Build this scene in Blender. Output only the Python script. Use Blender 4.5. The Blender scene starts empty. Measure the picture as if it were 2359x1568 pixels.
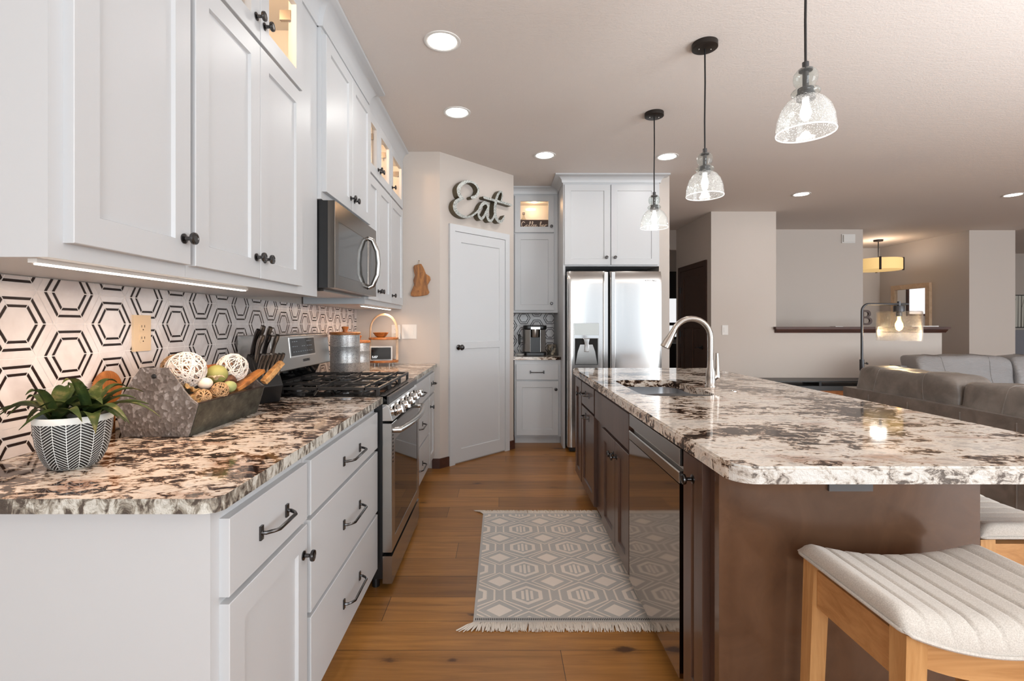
import bpy, bmesh, math, random
from mathutils import Vector, Matrix
random.seed(7)
S = bpy.context.scene
COL = S.collection
PI = math.pi

# ------------------------------------------------------------------ camera
cd = bpy.data.cameras.new('camera')
cam = bpy.data.objects.new('camera', cd)
COL.objects.link(cam)
cam.location = (0, 0, 1.26)
cam.rotation_euler = (PI/2, 0, 0)
cd.sensor_width = 36.0
cd.lens = 36.0 * 1120 / 2359
cd.shift_x = 26.5 / 2359
cd.shift_y = -38.0 / 2359
cd.clip_start = 0.02
S.camera = cam

# ------------------------------------------------------------------ world, daylight, exposure
w = bpy.data.worlds.new('sky')
S.world = w
w.use_nodes = True
w.node_tree.nodes['Background'].inputs[0].default_value = (0.78, 0.88, 1.0, 1)
w.node_tree.nodes['Background'].inputs[1].default_value = 0.8
S.view_settings.view_transform = 'Standard'
S.view_settings.look = 'None'
S.view_settings.gamma = 1.0
S.view_settings.use_curve_mapping = False
S.view_settings.exposure = 0.12
S.cycles.use_denoising = True
S.cycles.max_bounces = 9
S.cycles.diffuse_bounces = 5
S.cycles.glossy_bounces = 4
S.cycles.transmission_bounces = 6
S.cycles.transparent_max_bounces = 12
S.cycles.sample_clamp_indirect = 4.0
S.cycles.caustics_reflective = False
S.cycles.caustics_refractive = False

def area_light(name, loc, rot, sx, sy, power, color=(1, 1, 1), spread=PI):
    d = bpy.data.lights.new(name, 'AREA')
    d.shape = 'RECTANGLE'; d.size = sx; d.size_y = sy
    d.energy = power; d.color = color; d.spread = spread
    o = bpy.data.objects.new(name, d); COL.objects.link(o)
    o.location = loc; o.rotation_euler = rot
    return o
# daylight standing in the window openings behind the camera and on the living-room side
area_light('daylight_rear', (0.35, -2.56, 1.42), (PI/2, 0, 0), 1.7, 2.3, 88, (0.90, 0.96, 1.0))
area_light('daylight_rear', (2.9, -2.56, 1.42), (PI/2, 0, 0), 3.2, 2.3, 9, (0.92, 0.97, 1.0))    # middle section set dim so the refrigerator's reflection does not clip
area_light('daylight_rear', (6.75, -2.56, 1.42), (PI/2, 0, 0), 4.3, 2.3, 345, (0.90, 0.96, 1.0))
area_light('daylight_side', (12.06, 1.2, 1.42), (PI/2, 0, PI/2), 7.0, 2.3, 90, (0.88, 0.95, 1.0))
# added unseen fill lights aimed up at the ceiling, like a bounced flash
area_light('ceiling_fill', (7.3, -1.4, 0.5), (PI, 0, 0), 5.6, 1.6, 235, (0.88, 0.95, 1.0))
area_light('ceiling_fill', (3.5, 0.0, 0.35), (PI, 0, 0), 2.2, 1.4, 200, (0.88, 0.95, 1.0), math.radians(150))

# ------------------------------------------------------------------ helpers
def lin(c):
    return tuple(((v/255)/12.92 if v/255 <= 0.04045 else ((v/255+0.055)/1.055)**2.4) for v in c)

def mat(name, rgb=(200, 200, 200), rough=0.5, metal=0.0, spec=0.5, emit=None, estr=0.0, sheen=0.0, coat=0.0):
    m = bpy.data.materials.new(name); m.use_nodes = True
    b = m.node_tree.nodes['Principled BSDF']
    b.inputs['Base Color'].default_value = (*lin(rgb), 1)
    b.inputs['Roughness'].default_value = rough
    b.inputs['Metallic'].default_value = metal
    b.inputs['Specular IOR Level'].default_value = spec
    if coat: b.inputs['Coat Weight'].default_value = coat; b.inputs['Coat Roughness'].default_value = 0.08
    if sheen: b.inputs['Sheen Weight'].default_value = sheen
    if emit:
        b.inputs['Emission Color'].default_value = (*lin(emit), 1)
        b.inputs['Emission Strength'].default_value = estr
    return m

class NT:
    """small node-tree writer"""
    def __init__(self, m):
        self.t = m.node_tree; self.b = self.t.nodes['Principled BSDF']
    def n(self, kind, **kw):
        nd = self.t.nodes.new(kind)
        for k, v in kw.items(): setattr(nd, k, v)
        return nd
    def l(self, a, b): self.t.links.new(a, b)
    def coords(self, scale=(1, 1, 1), rot=(0, 0, 0), loc=(0, 0, 0)):
        tc = self.n('ShaderNodeTexCoord'); mp = self.n('ShaderNodeMapping')
        mp.inputs['Scale'].default_value = scale; mp.inputs['Rotation'].default_value = rot
        mp.inputs['Location'].default_value = loc
        self.l(tc.outputs['Object'], mp.inputs['Vector'])
        return mp.outputs['Vector']
    def noise(self, vec, scale=1, detail=4, rough=0.5, dist=0.0):
        nd = self.n('ShaderNodeTexNoise')
        nd.inputs['Scale'].default_value = scale; nd.inputs['Detail'].default_value = detail
        nd.inputs['Roughness'].default_value = rough; nd.inputs['Distortion'].default_value = dist
        self.l(vec, nd.inputs['Vector'])
        return nd.outputs['Fac']
    def ramp(self, fac, stops):
        nd = self.n('ShaderNodeValToRGB'); cr = nd.color_ramp
        while len(cr.elements) < len(stops): cr.elements.new(0.5)
        for e, (p, c) in zip(cr.elements, stops):
            e.position = p; e.color = (*lin(c), 1)
        self.l(fac, nd.inputs['Fac'])
        return nd.outputs['Color']
    def math(self, op, a, b=None, c=None):
        nd = self.n('ShaderNodeMath', operation=op)
        for i, v in enumerate((a, b, c)):
            if v is None: continue
            if isinstance(v, (int, float)): nd.inputs[i].default_value = v
            else: self.l(v, nd.inputs[i])
        return nd.outputs[0]
    def mix(self, fac, a, b, mode='MIX'):
        nd = self.n('ShaderNodeMix', data_type='RGBA', blend_type=mode)
        for i, v in ((0, fac), (6, a), (7, b)):
            if isinstance(v, (int, float)): nd.inputs[i].default_value = v
            elif isinstance(v, tuple): nd.inputs[i].default_value = (*lin(v), 1)
            else: self.l(v, nd.inputs[i])
        return nd.outputs[2]
    def color(self, sock): self.l(sock, self.b.inputs['Base Color'])
    def bump(self, h, strength=0.3, dist=0.01):
        nd = self.n('ShaderNodeBump'); nd.inputs['Strength'].default_value = strength
        nd.inputs['Distance'].default_value = dist
        self.l(h, nd.inputs['Height']); self.l(nd.outputs['Normal'], self.b.inputs['Normal'])

# ------------------------------------------------------------------ materials
M = {}
def paint(name, rgb, rough, bumpk=0.05, bscale=220):
    m = mat(name, rgb, rough); t = NT(m)
    t.bump(t.noise(t.coords(), bscale, 3, 0.6), bumpk, 0.004)
    return m
M['white'] = mat('white_cabinet_paint', (195, 197, 199), 0.38)
M['wall'] = paint('taupe_wall_paint', (194, 185, 177), 0.72, 0.08, 160)
m = mat('taupe_ceiling_paint', (214, 206, 200), 0.8); t = NT(m)
t.bump(t.math('ADD', t.noise(t.coords((1, 3, 1)), 5, 5, 0.65, 1.5), t.noise(t.coords(), 90, 3, 0.6)), 0.16, 0.012)
M['ceil'] = m
M['trimwhite'] = mat('white_trim_paint', (201, 203, 205), 0.35)

def granite(name, off, k_big=0.85):
    m = mat(name, (210, 200, 190), 0.07, 0.0, 0.3); t = NT(m)
    big = t.noise(t.coords((1.6, 2.3, 2.3), (0, 0, 0.3)), 2.0, 3, 0.55, 0.6)
    n1 = t.noise(t.coords((17, 29, 29), (0, 0, 0.16)), 1.0, 7, 0.66, 1.0)
    n2 = t.noise(t.coords((55, 80, 80), (0, 0, -0.1)), 1.0, 5, 0.65, 0.6)
    v = t.math('ADD', n1, t.math('MULTIPLY', t.math('SUBTRACT', big, 0.5), k_big))
    v = t.math('ADD', v, t.math('MULTIPLY', t.math('SUBTRACT', n2, 0.5), 0.42))
    v = t.math('ADD', v, off)
    c = t.ramp(v, [(0.0, (30, 22, 18)), (0.385, (42, 30, 24)), (0.43, (88, 66, 52)), (0.462, (178, 156, 136)),
                   (0.50, (214, 203, 190)), (0.60, (226, 218, 209)), (0.70, (188, 182, 174)), (1.0, (230, 225, 218))])
    rust = t.noise(t.coords((2.2, 5, 5)), 1.6, 3, 0.5)
    rk = t.math('MULTIPLY', t.math('MINIMUM', t.math('MAXIMUM', t.math('SUBTRACT', rust, 0.58), 0.0), 0.12), 5.0)
    c = t.mix(rk, c, (170, 112, 62), 'MULTIPLY')
    t.color(c)
    return m
M['granite_l'] = granite('brown_veined_granite', -0.028, 0.5)
M['granite_i'] = granite('cream_veined_granite', 0.0, 0.8)
m = mat('chiselled_granite_edge', (230, 228, 222), 0.45); t = NT(m)
a = t.noise(t.coords((1, 1, 1.6)), 26, 7, 0.68, 0.9)
b = t.noise(t.coords(), 5, 3, 0.5)
v = t.math('ADD', a, t.math('MULTIPLY', t.math('SUBTRACT', b, 0.5), 0.5))
t.color(t.ramp(v, [(0.0, (60, 52, 48)), (0.37, (92, 82, 74)), (0.44, (186, 178, 168)), (0.52, (212, 210, 205)), (1.0, (222, 221, 218))]))
t.bump(t.noise(t.coords(), 60, 5, 0.7), 0.9, 0.006)
M['granite_e'] = m
m = mat('chiselled_brown_granite_edge', (200, 190, 180), 0.4); t = NT(m)
a = t.noise(t.coords((1, 1, 0.55), (0.5, 0, 0)), 42, 6, 0.65, 0.8)
b = t.noise(t.coords(), 4, 3, 0.5)
v = t.math('ADD', a, t.math('MULTIPLY', t.math('SUBTRACT', b, 0.5), 0.5))
t.color(t.ramp(v, [(0.0, (50, 42, 38)), (0.41, (78, 68, 60)), (0.49, (150, 143, 130)), (0.57, (205, 203, 194)), (1.0, (225, 224, 218))]))
t.bump(t.noise(t.coords(), 60, 5, 0.7), 0.8, 0.006)
M['granite_le'] = m

def planks(name, c1, c2, width, length, rough):
    m = mat(name, c1, rough); t = NT(m)
    sx = t.n('ShaderNodeSeparateXYZ'); t.l(t.coords((1, 1, 1), (0, 0, 0), (0.31, 0.145, 0)), sx.inputs[0])
    row = t.math('FLOOR', t.math('DIVIDE', sx.outputs[1], width))
    wn = t.n('ShaderNodeTexWhiteNoise', noise_dimensions='1D'); t.l(row, wn.inputs['W'])
    cb = t.n('ShaderNodeCombineXYZ'); t.l(t.math('ADD', sx.outputs[0], t.math('MULTIPLY', wn.outputs['Value'], length)), cb.inputs[0]); t.l(sx.outputs[1], cb.inputs[1])
    vec = cb.outputs[0]
    br = t.n('ShaderNodeTexBrick')
    br.offset = 0.0; br.inputs['Scale'].default_value = 1.0
    br.inputs['Color1'].default_value = (*lin(c1), 1); br.inputs['Color2'].default_value = (*lin(c2), 1)
    br.inputs['Mortar'].default_value = (*lin((58, 34, 20)), 1)
    br.inputs['Mortar Size'].default_value = 0.0013; br.inputs['Mortar Smooth'].default_value = 0.2
    br.inputs['Brick Width'].default_value = length; br.inputs['Row Height'].default_value = width
    t.l(vec, br.inputs['Vector'])
    g = t.noise(t.coords((2.2, 34, 34)), 1.0, 6, 0.62, 0.8)
    gc = t.ramp(g, [(0.25, (150, 132, 118)), (0.5, (215, 205, 196)), (0.75, (255, 250, 244))])
    c = t.mix(0.75, br.outputs['Color'], gc, 'MULTIPLY')
    vo = t.n('ShaderNodeTexVoronoi'); vo.inputs['Scale'].default_value = 1.0
    t.l(t.coords((3.4, 8.2, 1), (0, 0, 0.05)), vo.inputs['Vector'])
    dd = t.math('ADD', vo.outputs['Distance'], t.math('MULTIPLY', t.math('SUBTRACT', t.noise(t.coords((26, 70, 1)), 1, 4, 0.6), 0.5), 0.22))
    sc_ = t.n('ShaderNodeSeparateColor'); t.l(vo.outputs['Color'], sc_.inputs[0])
    rad = t.math('MULTIPLY', t.math('SUBTRACT', sc_.outputs[0], 0.36), 0.34)
    k = t.math('MULTIPLY', t.math('MAXIMUM', t.math('SUBTRACT', rad, dd), 0.0), 11.0)
    c = t.mix(t.math('MINIMUM', k, 0.88), c, (56, 32, 18))
    halo = t.math('MULTIPLY', t.math('MAXIMUM', t.math('SUBTRACT', t.math('ADD', rad, 0.12), dd), 0.0), 1.6)
    c = t.mix(t.math('MINIMUM', halo, 0.3), c, (90, 54, 28))
    t.color(c)
    t.bump(t.math('ADD', br.outputs['Fac'], t.math('MULTIPLY', g, -0.15)), -0.25, 0.004)
    return m
M['floor'] = planks('honey_oak_planks', (188, 134, 70), (148, 102, 50), 0.184, 1.75, 0.33)

def wood(name, c1, c2, rough, scale=(3, 40, 40), coat=0.0):
    m = mat(name, c1, rough, coat=coat); t = NT(m)
    g = t.noise(t.coords(scale), 1.0, 5, 0.6, 1.0)
    t.color(t.ramp(g, [(0.3, c2), (0.62, c1)]))
    return m
M['espresso'] = wood('espresso_stained_maple', (84, 60, 49), (66, 46, 37), 0.30, (14, 14, 2.0), 0.25)
M['espresso_panel'] = wood('espresso_panel_veneer', (92, 66, 48), (78, 55, 40), 0.26, (6, 6, 6), 0.5)
M['darkdoor'] = wood('dark_walnut_door', (72, 48, 38), (46, 30, 25), 0.24, (30, 30, 2))
M['darktrim'] = wood('dark_stained_trim', (78, 44, 32), (56, 32, 24), 0.5, (3, 30, 30))
M['oak'] = wood('honey_oak_stool_wood', (196, 150, 98), (168, 120, 70), 0.45, (40, 40, 3))
M['oakrail'] = wood('honey_oak_rail', (190, 142, 92), (164, 116, 68), 0.45, (3, 14, 40))
M['olive'] = wood('olive_wood', (176, 116, 58), (96, 56, 26), 0.4, (26, 26, 6))
M['acacia'] = wood('warm_acacia_wood', (178, 112, 56), (128, 74, 34), 0.42, (6, 40, 40))
M['bark'] = wood('split_wood_bark', (186, 140, 84), (88, 54, 28), 0.7, (60, 20, 60))
M['palewood'] = wood('pale_wood_frame', (206, 178, 148), (186, 156, 126), 0.5, (10, 10, 10))

def metal(name, rgb, rough, streak=None, aniso=0.0):
    m = mat(name, rgb, rough, 1.0); t = NT(m)
    if streak:
        g = t.noise(t.coords(streak), 1, 4, 0.6)
        r = t.n('ShaderNodeMapRange'); r.inputs[3].default_value = rough*0.75; r.inputs[4].default_value = rough*1.3
        t.l(g, r.inputs[0]); t.l(r.outputs[0], t.b.inputs['Roughness'])
    return m
M['steel'] = metal('brushed_stainless', (176, 174, 171), 0.24, (3, 3, 300))
M['steel_x'] = metal('brushed_stainless_vertical', (206, 205, 203), 0.2, (300, 300, 2))
M['steel_dw'] = metal('polished_stainless', (166, 156, 148), 0.055)
M['steel_mw'] = metal('dark_stainless', (112, 106, 100), 0.2)
M['mirrorsteel'] = metal('bright_chrome', (215, 213, 210), 0.08)
M['pewter'] = metal('dark_pewter', (88, 86, 86), 0.25)
M['nickel'] = metal('brushed_nickel', (172, 165, 158), 0.27)
M['bronze'] = mat('oil_rubbed_bronze', (48, 42, 38), 0.45, 0.6)
M['gunmetal'] = mat('gunmetal_lamp_metal', (74, 74, 76), 0.35, 0.8)
M['iron'] = mat('matt_black_cast_iron', (40, 38, 37), 0.38)
M['black'] = mat('black_plastic', (20, 20, 21), 0.35)
M['gap'] = mat('black_recess', (8, 8, 8), 0.8)
M['blackglass'] = mat('black_glass', (10, 10, 11), 0.05)
M['ovenglass'] = mat('dark_oven_glass', (24, 18, 15), 0.03, 0.0, 1.0)
M['mwglass'] = mat('grey_microwave_glass', (58, 58, 56), 0.10, 0.0, 0.8)
M['almond'] = mat('almond_plastic', (226, 200, 166), 0.4)
M['whiteplastic'] = mat('white_plastic', (218, 216, 212), 0.45)
M['slot'] = mat('outlet_slot', (70, 50, 36), 0.6)
M['tilewhite'] = mat('white_marble_tile', (222, 214, 210), 0.22); t = NT(M['tilewhite'])
t.color(t.ramp(t.noise(t.coords(), 9, 4, 0.55, 0.6), [(0.35, (206, 197, 194)), (0.65, (224, 217, 214))]))
M['tileblack'] = mat('dark_brown_tile_line', (38, 25, 21), 0.4, 0.0, 0.25)
M['grout'] = mat('pale_grout', (232, 226, 222), 0.7)
m = mat('galvanised_metal', (150, 152, 152), 0.36, 0.6); t = NT(m)
vo = t.n('ShaderNodeTexVoronoi'); vo.inputs['Scale'].default_value = 260; t.l(t.coords((1, 1, 1)), vo.inputs['Vector'])
t.color(t.mix(t.noise(t.coords(), 22, 3, 0.6), (74, 78, 80), vo.outputs['Color'], 'MIX'))
sv = t.n('ShaderNodeHueSaturation'); sv.inputs['Saturation'].default_value = 0.05; sv.inputs['Value'].default_value = 0.85
t.l(t.mix(0.75, (190, 195, 197), vo.outputs['Color'], 'MULTIPLY'), sv.inputs['Color']); t.color(sv.outputs['Color'])
M['galv'] = m
m = mat('hammered_tin', (128, 122, 118), 0.42, 0.6); t = NT(m)
vo = t.n('ShaderNodeTexVoronoi'); vo.inputs['Scale'].default_value = 125; t.l(t.coords((1, 1, 0.8), (0, 0.5, 0)), vo.inputs['Vector'])
sv = t.n('ShaderNodeSeparateColor'); t.l(vo.outputs['Color'], sv.inputs[0])
sp = t.ramp(sv.outputs[0], [(0.0, (124, 118, 115)), (0.7, (144, 139, 136)), (1.0, (190, 188, 188))])
t.color(t.mix(0.8, sp, t.ramp(t.noise(t.coords(), 9, 5, 0.65), [(0.3, (176, 162, 152)), (0.7, (255, 255, 255))]), 'MULTIPLY'))
t.bump(vo.outputs['Distance'], 0.35, 0.004)
M['hammered'] = m
m = mat('weathered_tin', (92, 92, 84), 0.4, 0.7); t = NT(m)
t.color(t.ramp(t.noise(t.coords((80, 25, 25), (0.6, 0.2, 0.3)), 1, 5, 0.7), [(0.3, (58, 58, 52)), (0.6, (96, 96, 86)), (0.78, (140, 140, 128))]))
M['tin'] = m
M['tinedge'] = mat('rusty_tin_rim', (58, 44, 36), 0.6, 0.3)
M['vinewhite'] = mat('whitewashed_vine', (222, 214, 206), 0.7)
M['vinetan'] = mat('natural_vine', (176, 142, 104), 0.7)
M['mossgreen'] = paint('mossy_green_fruit', (146, 146, 84), 0.6, 0.2, 60)
M['palegreen'] = paint('pale_green_fruit', (150, 158, 104), 0.55, 0.15, 60)
M['egg'] = paint('off_white_egg', (222, 208, 192), 0.5, 0.1, 60)
M['driedleaf'] = mat('dried_leaf', (198, 170, 122), 0.75)
M['petal'] = mat('cream_petal', (232, 220, 194), 0.7)
M['cone'] = mat('brown_pine_cone', (86, 52, 32), 0.7)
m = mat('green_succulent_leaf', (80, 92, 54), 0.42); t = NT(m)
t.color(t.ramp(t.noise(t.coords(), 26, 4, 0.6), [(0.3, (50, 74, 42)), (0.54, (88, 106, 56)), (0.72, (160, 150, 104))]))
M['leaf'] = m
M['soil'] = paint('dark_soil', (48, 36, 28), 0.9, 0.6, 120)
M['cement'] = mat('grey_white_ceramic', (214, 216, 212), 0.5)
M['potblack'] = mat('black_glaze', (24, 24, 24), 0.45)
M['potwhite'] = mat('white_glaze_line', (226, 228, 226), 0.45)
m = mat('oatmeal_linen', (194, 187, 178), 0.85, sheen=0.3); t = NT(m)
wv = t.noise(t.coords((420, 420, 420)), 1, 2, 0.6)
t.color(t.ramp(wv, [(0.3, (172, 165, 156)), (0.7, (202, 196, 188))])); t.bump(wv, 0.25, 0.002)
M['linen'] = m
m = mat('grey_brown_leather', (118, 110, 103), 0.4); t = NT(m)
t.color(t.ramp(t.noise(t.coords(), 7, 5, 0.6, 0.5), [(0.3, (104, 97, 91)), (0.7, (136, 128, 121))]))
t.bump(t.noise(t.coords((1, 1, 1)), 4.5, 4, 0.55, 0.6), 0.4, 0.03)
M['leather'] = m
m = mat('light_grey_leather', (134, 132, 132), 0.36); t = NT(m)
t.bump(t.noise(t.coords((3, 3, 8), (0, 0.7, 0)), 4, 5, 0.6, 1.2), 0.4, 0.02)
M['leather_l'] = m
M['rugbase'] = paint('grey_rug_weave', (198, 194, 188), 0.95, 0.5, 700)
M['rugpile'] = paint('cream_rug_pile', (246, 234, 222), 0.95, 0.6, 500)
M['fringe'] = mat('cream_cotton_fringe', (224, 214, 202), 0.9)
M['rugdark'] = mat('dark_rug_stitch', (58, 58, 62), 0.95)
M['mesh_mat'] = paint('charcoal_mesh', (74, 72, 72), 0.85, 0.8, 400)
M['sinksteel'] = metal('sink_steel', (170, 170, 172), 0.3)
M['lampcan'] = mat('recessed_lamp_lens', (255, 255, 255), 0.5, emit=(255, 252, 246), estr=4.5)
M['led'] = mat('led_bar_lens', (255, 255, 255), 0.5, emit=(255, 244, 230), estr=7)
M['bulb'] = mat('frosted_bulb', (255, 255, 255), 0.4, emit=(255, 250, 242), estr=7)
M['filament'] = mat('warm_filament_bulb', (255, 220, 160), 0.4, emit=(255, 196, 104), estr=9)
M['drum'] = mat('amber_drum_shade', (240, 205, 140), 0.7, emit=(255, 212, 140), estr=0.55)
M['puck'] = mat('warm_puck_lens', (255, 240, 220), 0.5, emit=(255, 224, 184), estr=6)
M['mirror'] = metal('mirror_silver', (235, 235, 235), 0.02)
M['screen'] = mat('black_screen', (12, 12, 14), 0.08)
M['screentext'] = mat('screen_digits', (230, 235, 240), 0.5, emit=(230, 238, 245), estr=1.0)
M['display'] = mat('range_display_print', (126, 136, 144), 0.5)
M['logo'] = mat('grey_badge_letters', (92, 92, 94), 0.3, 0.8)
M['frost'] = mat('frosted_daylit_pane', (240, 240, 240), 0.5, emit=(238, 240, 242), estr=0.9)
M['greyblue'] = mat('blue_grey_cloth', (140, 142, 150), 0.8)
M['signface'] = mat('brown_sign_board', (74, 52, 42), 0.6)
M['signletters'] = mat('cream_sign_letters', (250, 228, 204), 0.6)
m = mat('speckled_tin_letters', (176, 180, 178), 0.45, 0.3); t = NT(m)
vo = t.n('ShaderNodeTexVoronoi'); vo.inputs['Scale'].default_value = 120; t.l(t.coords(), vo.inputs['Vector'])
t.color(t.ramp(vo.outputs['Distance'], [(0.1, (214, 216, 212)), (0.5, (168, 172, 168)), (0.8, (112, 114, 110))]))
M['lettersface'] = m
M['lettersside'] = mat('olive_bronze_side', (98, 90, 72), 0.5, 0.5)

def clear_glass(name, tint=(255, 255, 255), refl=1.0, seeds=0.0, rough=0.02, body=0.0, ripple=0.0):
    """thin clear glass: fresnel reflection over transparency, optional bubbles"""
    m = bpy.data.materials.new(name); m.use_nodes = True
    t = m.node_tree; t.nodes.clear()
    N = t.nodes.new
    out = N('ShaderNodeOutputMaterial'); mix = N('ShaderNodeMixShader'); tr = N('ShaderNodeBsdfTransparent'); gl = N('ShaderNodeBsdfGlossy')
    tr.inputs[0].default_value = (*lin(tint), 1); gl.inputs['Roughness'].default_value = rough
    if ripple:
        tc = N('ShaderNodeTexCoord'); mp = N('ShaderNodeMapping'); mp.inputs['Scale'].default_value = (55, 55, 2.5)
        no = N('ShaderNodeTexNoise'); no.inputs['Detail'].default_value = 2; bp_ = N('ShaderNodeBump'); bp_.inputs['Strength'].default_value = ripple; bp_.inputs['Distance'].default_value = 0.02
        t.links.new(tc.outputs['Object'], mp.inputs['Vector']); t.links.new(mp.outputs[0], no.inputs['Vector']); t.links.new(no.outputs['Fac'], bp_.inputs['Height']); t.links.new(bp_.outputs[0], gl.inputs['Normal'])
    lw = N('ShaderNodeLayerWeight'); lw.inputs[0].default_value = 0.5
    pw = N('ShaderNodeMath'); pw.operation = 'POWER'; pw.inputs[1].default_value = 3.5
    t.links.new(lw.outputs['Facing'], pw.inputs[0])
    mu = N('ShaderNodeMath'); mu.operation = 'MULTIPLY_ADD'; mu.inputs[1].default_value = 0.8*refl; mu.inputs[2].default_value = 0.035*refl
    mu.use_clamp = True
    t.links.new(pw.outputs[0], mu.inputs[0]); t.links.new(mu.outputs[0], mix.inputs[0])
    t.links.new(tr.outputs[0], mix.inputs[1]); t.links.new(gl.outputs[0], mix.inputs[2])
    last = mix.outputs[0]
    if seeds or body:
        tl = N('ShaderNodeBsdfTranslucent'); df = N('ShaderNodeBsdfDiffuse'); ad = N('ShaderNodeMixShader'); ad.inputs[0].default_value = 0.5
        tl.inputs[0].default_value = (0.95, 0.95, 0.95, 1); df.inputs[0].default_value = (0.95, 0.95, 0.95, 1)
        t.links.new(tl.outputs[0], ad.inputs[1]); t.links.new(df.outputs[0], ad.inputs[2])
        tc = N('ShaderNodeTexCoord'); vo = N('ShaderNodeTexVoronoi'); vo.inputs['Scale'].default_value = 170
        t.links.new(tc.outputs['Object'], vo.inputs['Vector'])
        r = N('ShaderNodeMapRange'); r.inputs[1].default_value = 0.17; r.inputs[2].default_value = 0.27
        r.inputs[3].default_value = seeds; r.inputs[4].default_value = body
        t.links.new(vo.outputs['Distance'], r.inputs[0])
        m2 = N('ShaderNodeMixShader')
        t.links.new(r.outputs[0], m2.inputs[0]); t.links.new(last, m2.inputs[1]); t.links.new(ad.outputs[0], m2.inputs[2])
        last = m2.outputs[0]
    t.links.new(last, out.inputs[0])
    return m
M['pane'] = clear_glass('clear_cabinet_glass', refl=0.3)
M['seeded'] = clear_glass('seeded_pendant_glass', (244, 246, 246), 1.0, 0.7, 0.04, 0.07)
M['ribbed'] = clear_glass('seeded_lamp_shade_glass', (246, 244, 242), 0.75, 0.30, 0.04, 0.0, 0.45)
M['glassrim'] = clear_glass('pendant_glass_rim', (244, 246, 246), 1.0, 0.7, 0.04, 0.55)  # whiter copy of the shade glass, paints the bright edge line of the lip
M['clearneck'] = clear_glass('clear_pendant_neck', (240, 244, 242), 1.0, 0.2, 0.03, 0.05)
M['bottle'] = clear_glass('clear_bottle_glass', (240, 236, 228), 1.2, 0, 0.03, 0.06)

# ------------------------------------------------------------------ mesh building
def tag(o, label=None, cat=None, group=None, kind=None):
    if label: o['label'] = label
    if cat: o['category'] = cat
    if group: o['group'] = group
    if kind: o['kind'] = kind
    return o

def thing(name, label, cat, loc=(0, 0, 0), rz=0.0, group=None):
    o = bpy.data.objects.new(name, None); COL.objects.link(o)
    o.empty_display_size = 0.05
    o.location = loc; o.rotation_euler = (0, 0, rz)
    return tag(o, label, cat, group)

def obj(name, bm, mats, parent=None, smooth=None, loc=None, rot=None, bevel=0.0, bseg=2, label=None):
    """link a bmesh as ONE mesh object; smooth = angle in degrees for smooth shading"""
    if bevel:
        ed = [e for e in bm.edges if len(e.link_faces) == 2 and e.calc_face_angle(0) > 0.7]
        bmesh.ops.bevel(bm, geom=ed, offset=bevel, segments=bseg, affect='EDGES', profile=0.5)
    bm.normal_update()
    me = bpy.data.meshes.new(name)
    if smooth is not None:
        lim = math.radians(smooth)
        for f in bm.faces: f.smooth = True
        for e in bm.edges:
            if len(e.link_faces) == 2 and e.calc_face_angle(0) > lim: e.smooth = False
    bm.to_mesh(me); bm.free()
    if not isinstance(mats, (list, tuple)): mats = [mats]
    for x in mats: me.materials.append(x)
    o = bpy.data.objects.new(name, me); COL.objects.link(o)
    if parent: o.parent = parent
    if loc: o.location = loc
    if rot: o.rotation_euler = rot
    if label: o['label'] = label
    return o

def B(): return bmesh.new()

def box(bm, x0, x1, y0, y1, z0, z1, mi=0):
    vs = [bm.verts.new(p) for p in ((x0, y0, z0), (x1, y0, z0), (x1, y1, z0), (x0, y1, z0), (x0, y0, z1), (x1, y0, z1), (x1, y1, z1), (x0, y1, z1))]
    for q in ((0, 3, 2, 1), (4, 5, 6, 7), (0, 1, 5, 4), (1, 2, 6, 5), (2, 3, 7, 6), (3, 0, 4, 7)):
        f = bm.faces.new([vs[i] for i in q]); f.material_index = mi
    return vs

def prism(bm, pts, a0, a1, axis='z', mi=0, mside=None):
    """extrude a polygon; axis z: pts are (x,y); axis y: pts (x,z); axis x: pts (y,z)"""
    def P(p, a):
        return {'z': (p[0], p[1], a), 'y': (p[0], a, p[1]), 'x': (a, p[0], p[1])}[axis]
    A = [bm.verts.new(P(p, a0)) for p in pts]; C = [bm.verts.new(P(p, a1)) for p in pts]
    n = len(pts)
    fs = [bm.faces.new(A[::-1]), bm.faces.new(C)]
    for f in fs: f.material_index = mi
    for i in range(n):
        f = bm.faces.new((A[i], A[(i+1) % n], C[(i+1) % n], C[i])); f.material_index = mi if mside is None else mside
        fs.append(f)
    bmesh.ops.recalc_face_normals(bm, faces=fs)
    return A + C

def tube(bm, pts, r, seg=8, closed=False, mi=0, flat=1.0):
    pts = [Vector(p) for p in pts]; n = len(pts)
    rs = r if isinstance(r, (list, tuple)) else [r]*n
    up = None; rings = []
    for i, p in enumerate(pts):
        if closed: d = pts[(i+1) % n] - pts[i-1]
        else: d = pts[min(i+1, n-1)] - pts[max(i-1, 0)]
        d.normalize()
        if up is None:
            up = d.orthogonal().normalized()
            if abs(d.z) < 0.9: up = (Vector((0, 0, 1)) - d*d.z).normalized()
        else:
            up = (up - d*up.dot(d))
            up = up.normalized() if up.length > 1e-6 else d.orthogonal().normalized()
        s = d.cross(up)
        rings.append([bm.verts.new(p + (s*math.cos(2*PI*k/seg) + up*math.sin(2*PI*k/seg)*flat)*rs[i]) for k in range(seg)])
    m = n if closed else n-1
    for i in range(m):
        a, b = rings[i], rings[(i+1) % n]
        for k in range(seg):
            f = bm.faces.new((a[k], a[(k+1) % seg], b[(k+1) % seg], b[k])); f.material_index = mi
    if not closed:
        for f in (bm.faces.new(rings[0][::-1]), bm.faces.new(rings[-1])): f.material_index = mi

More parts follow.
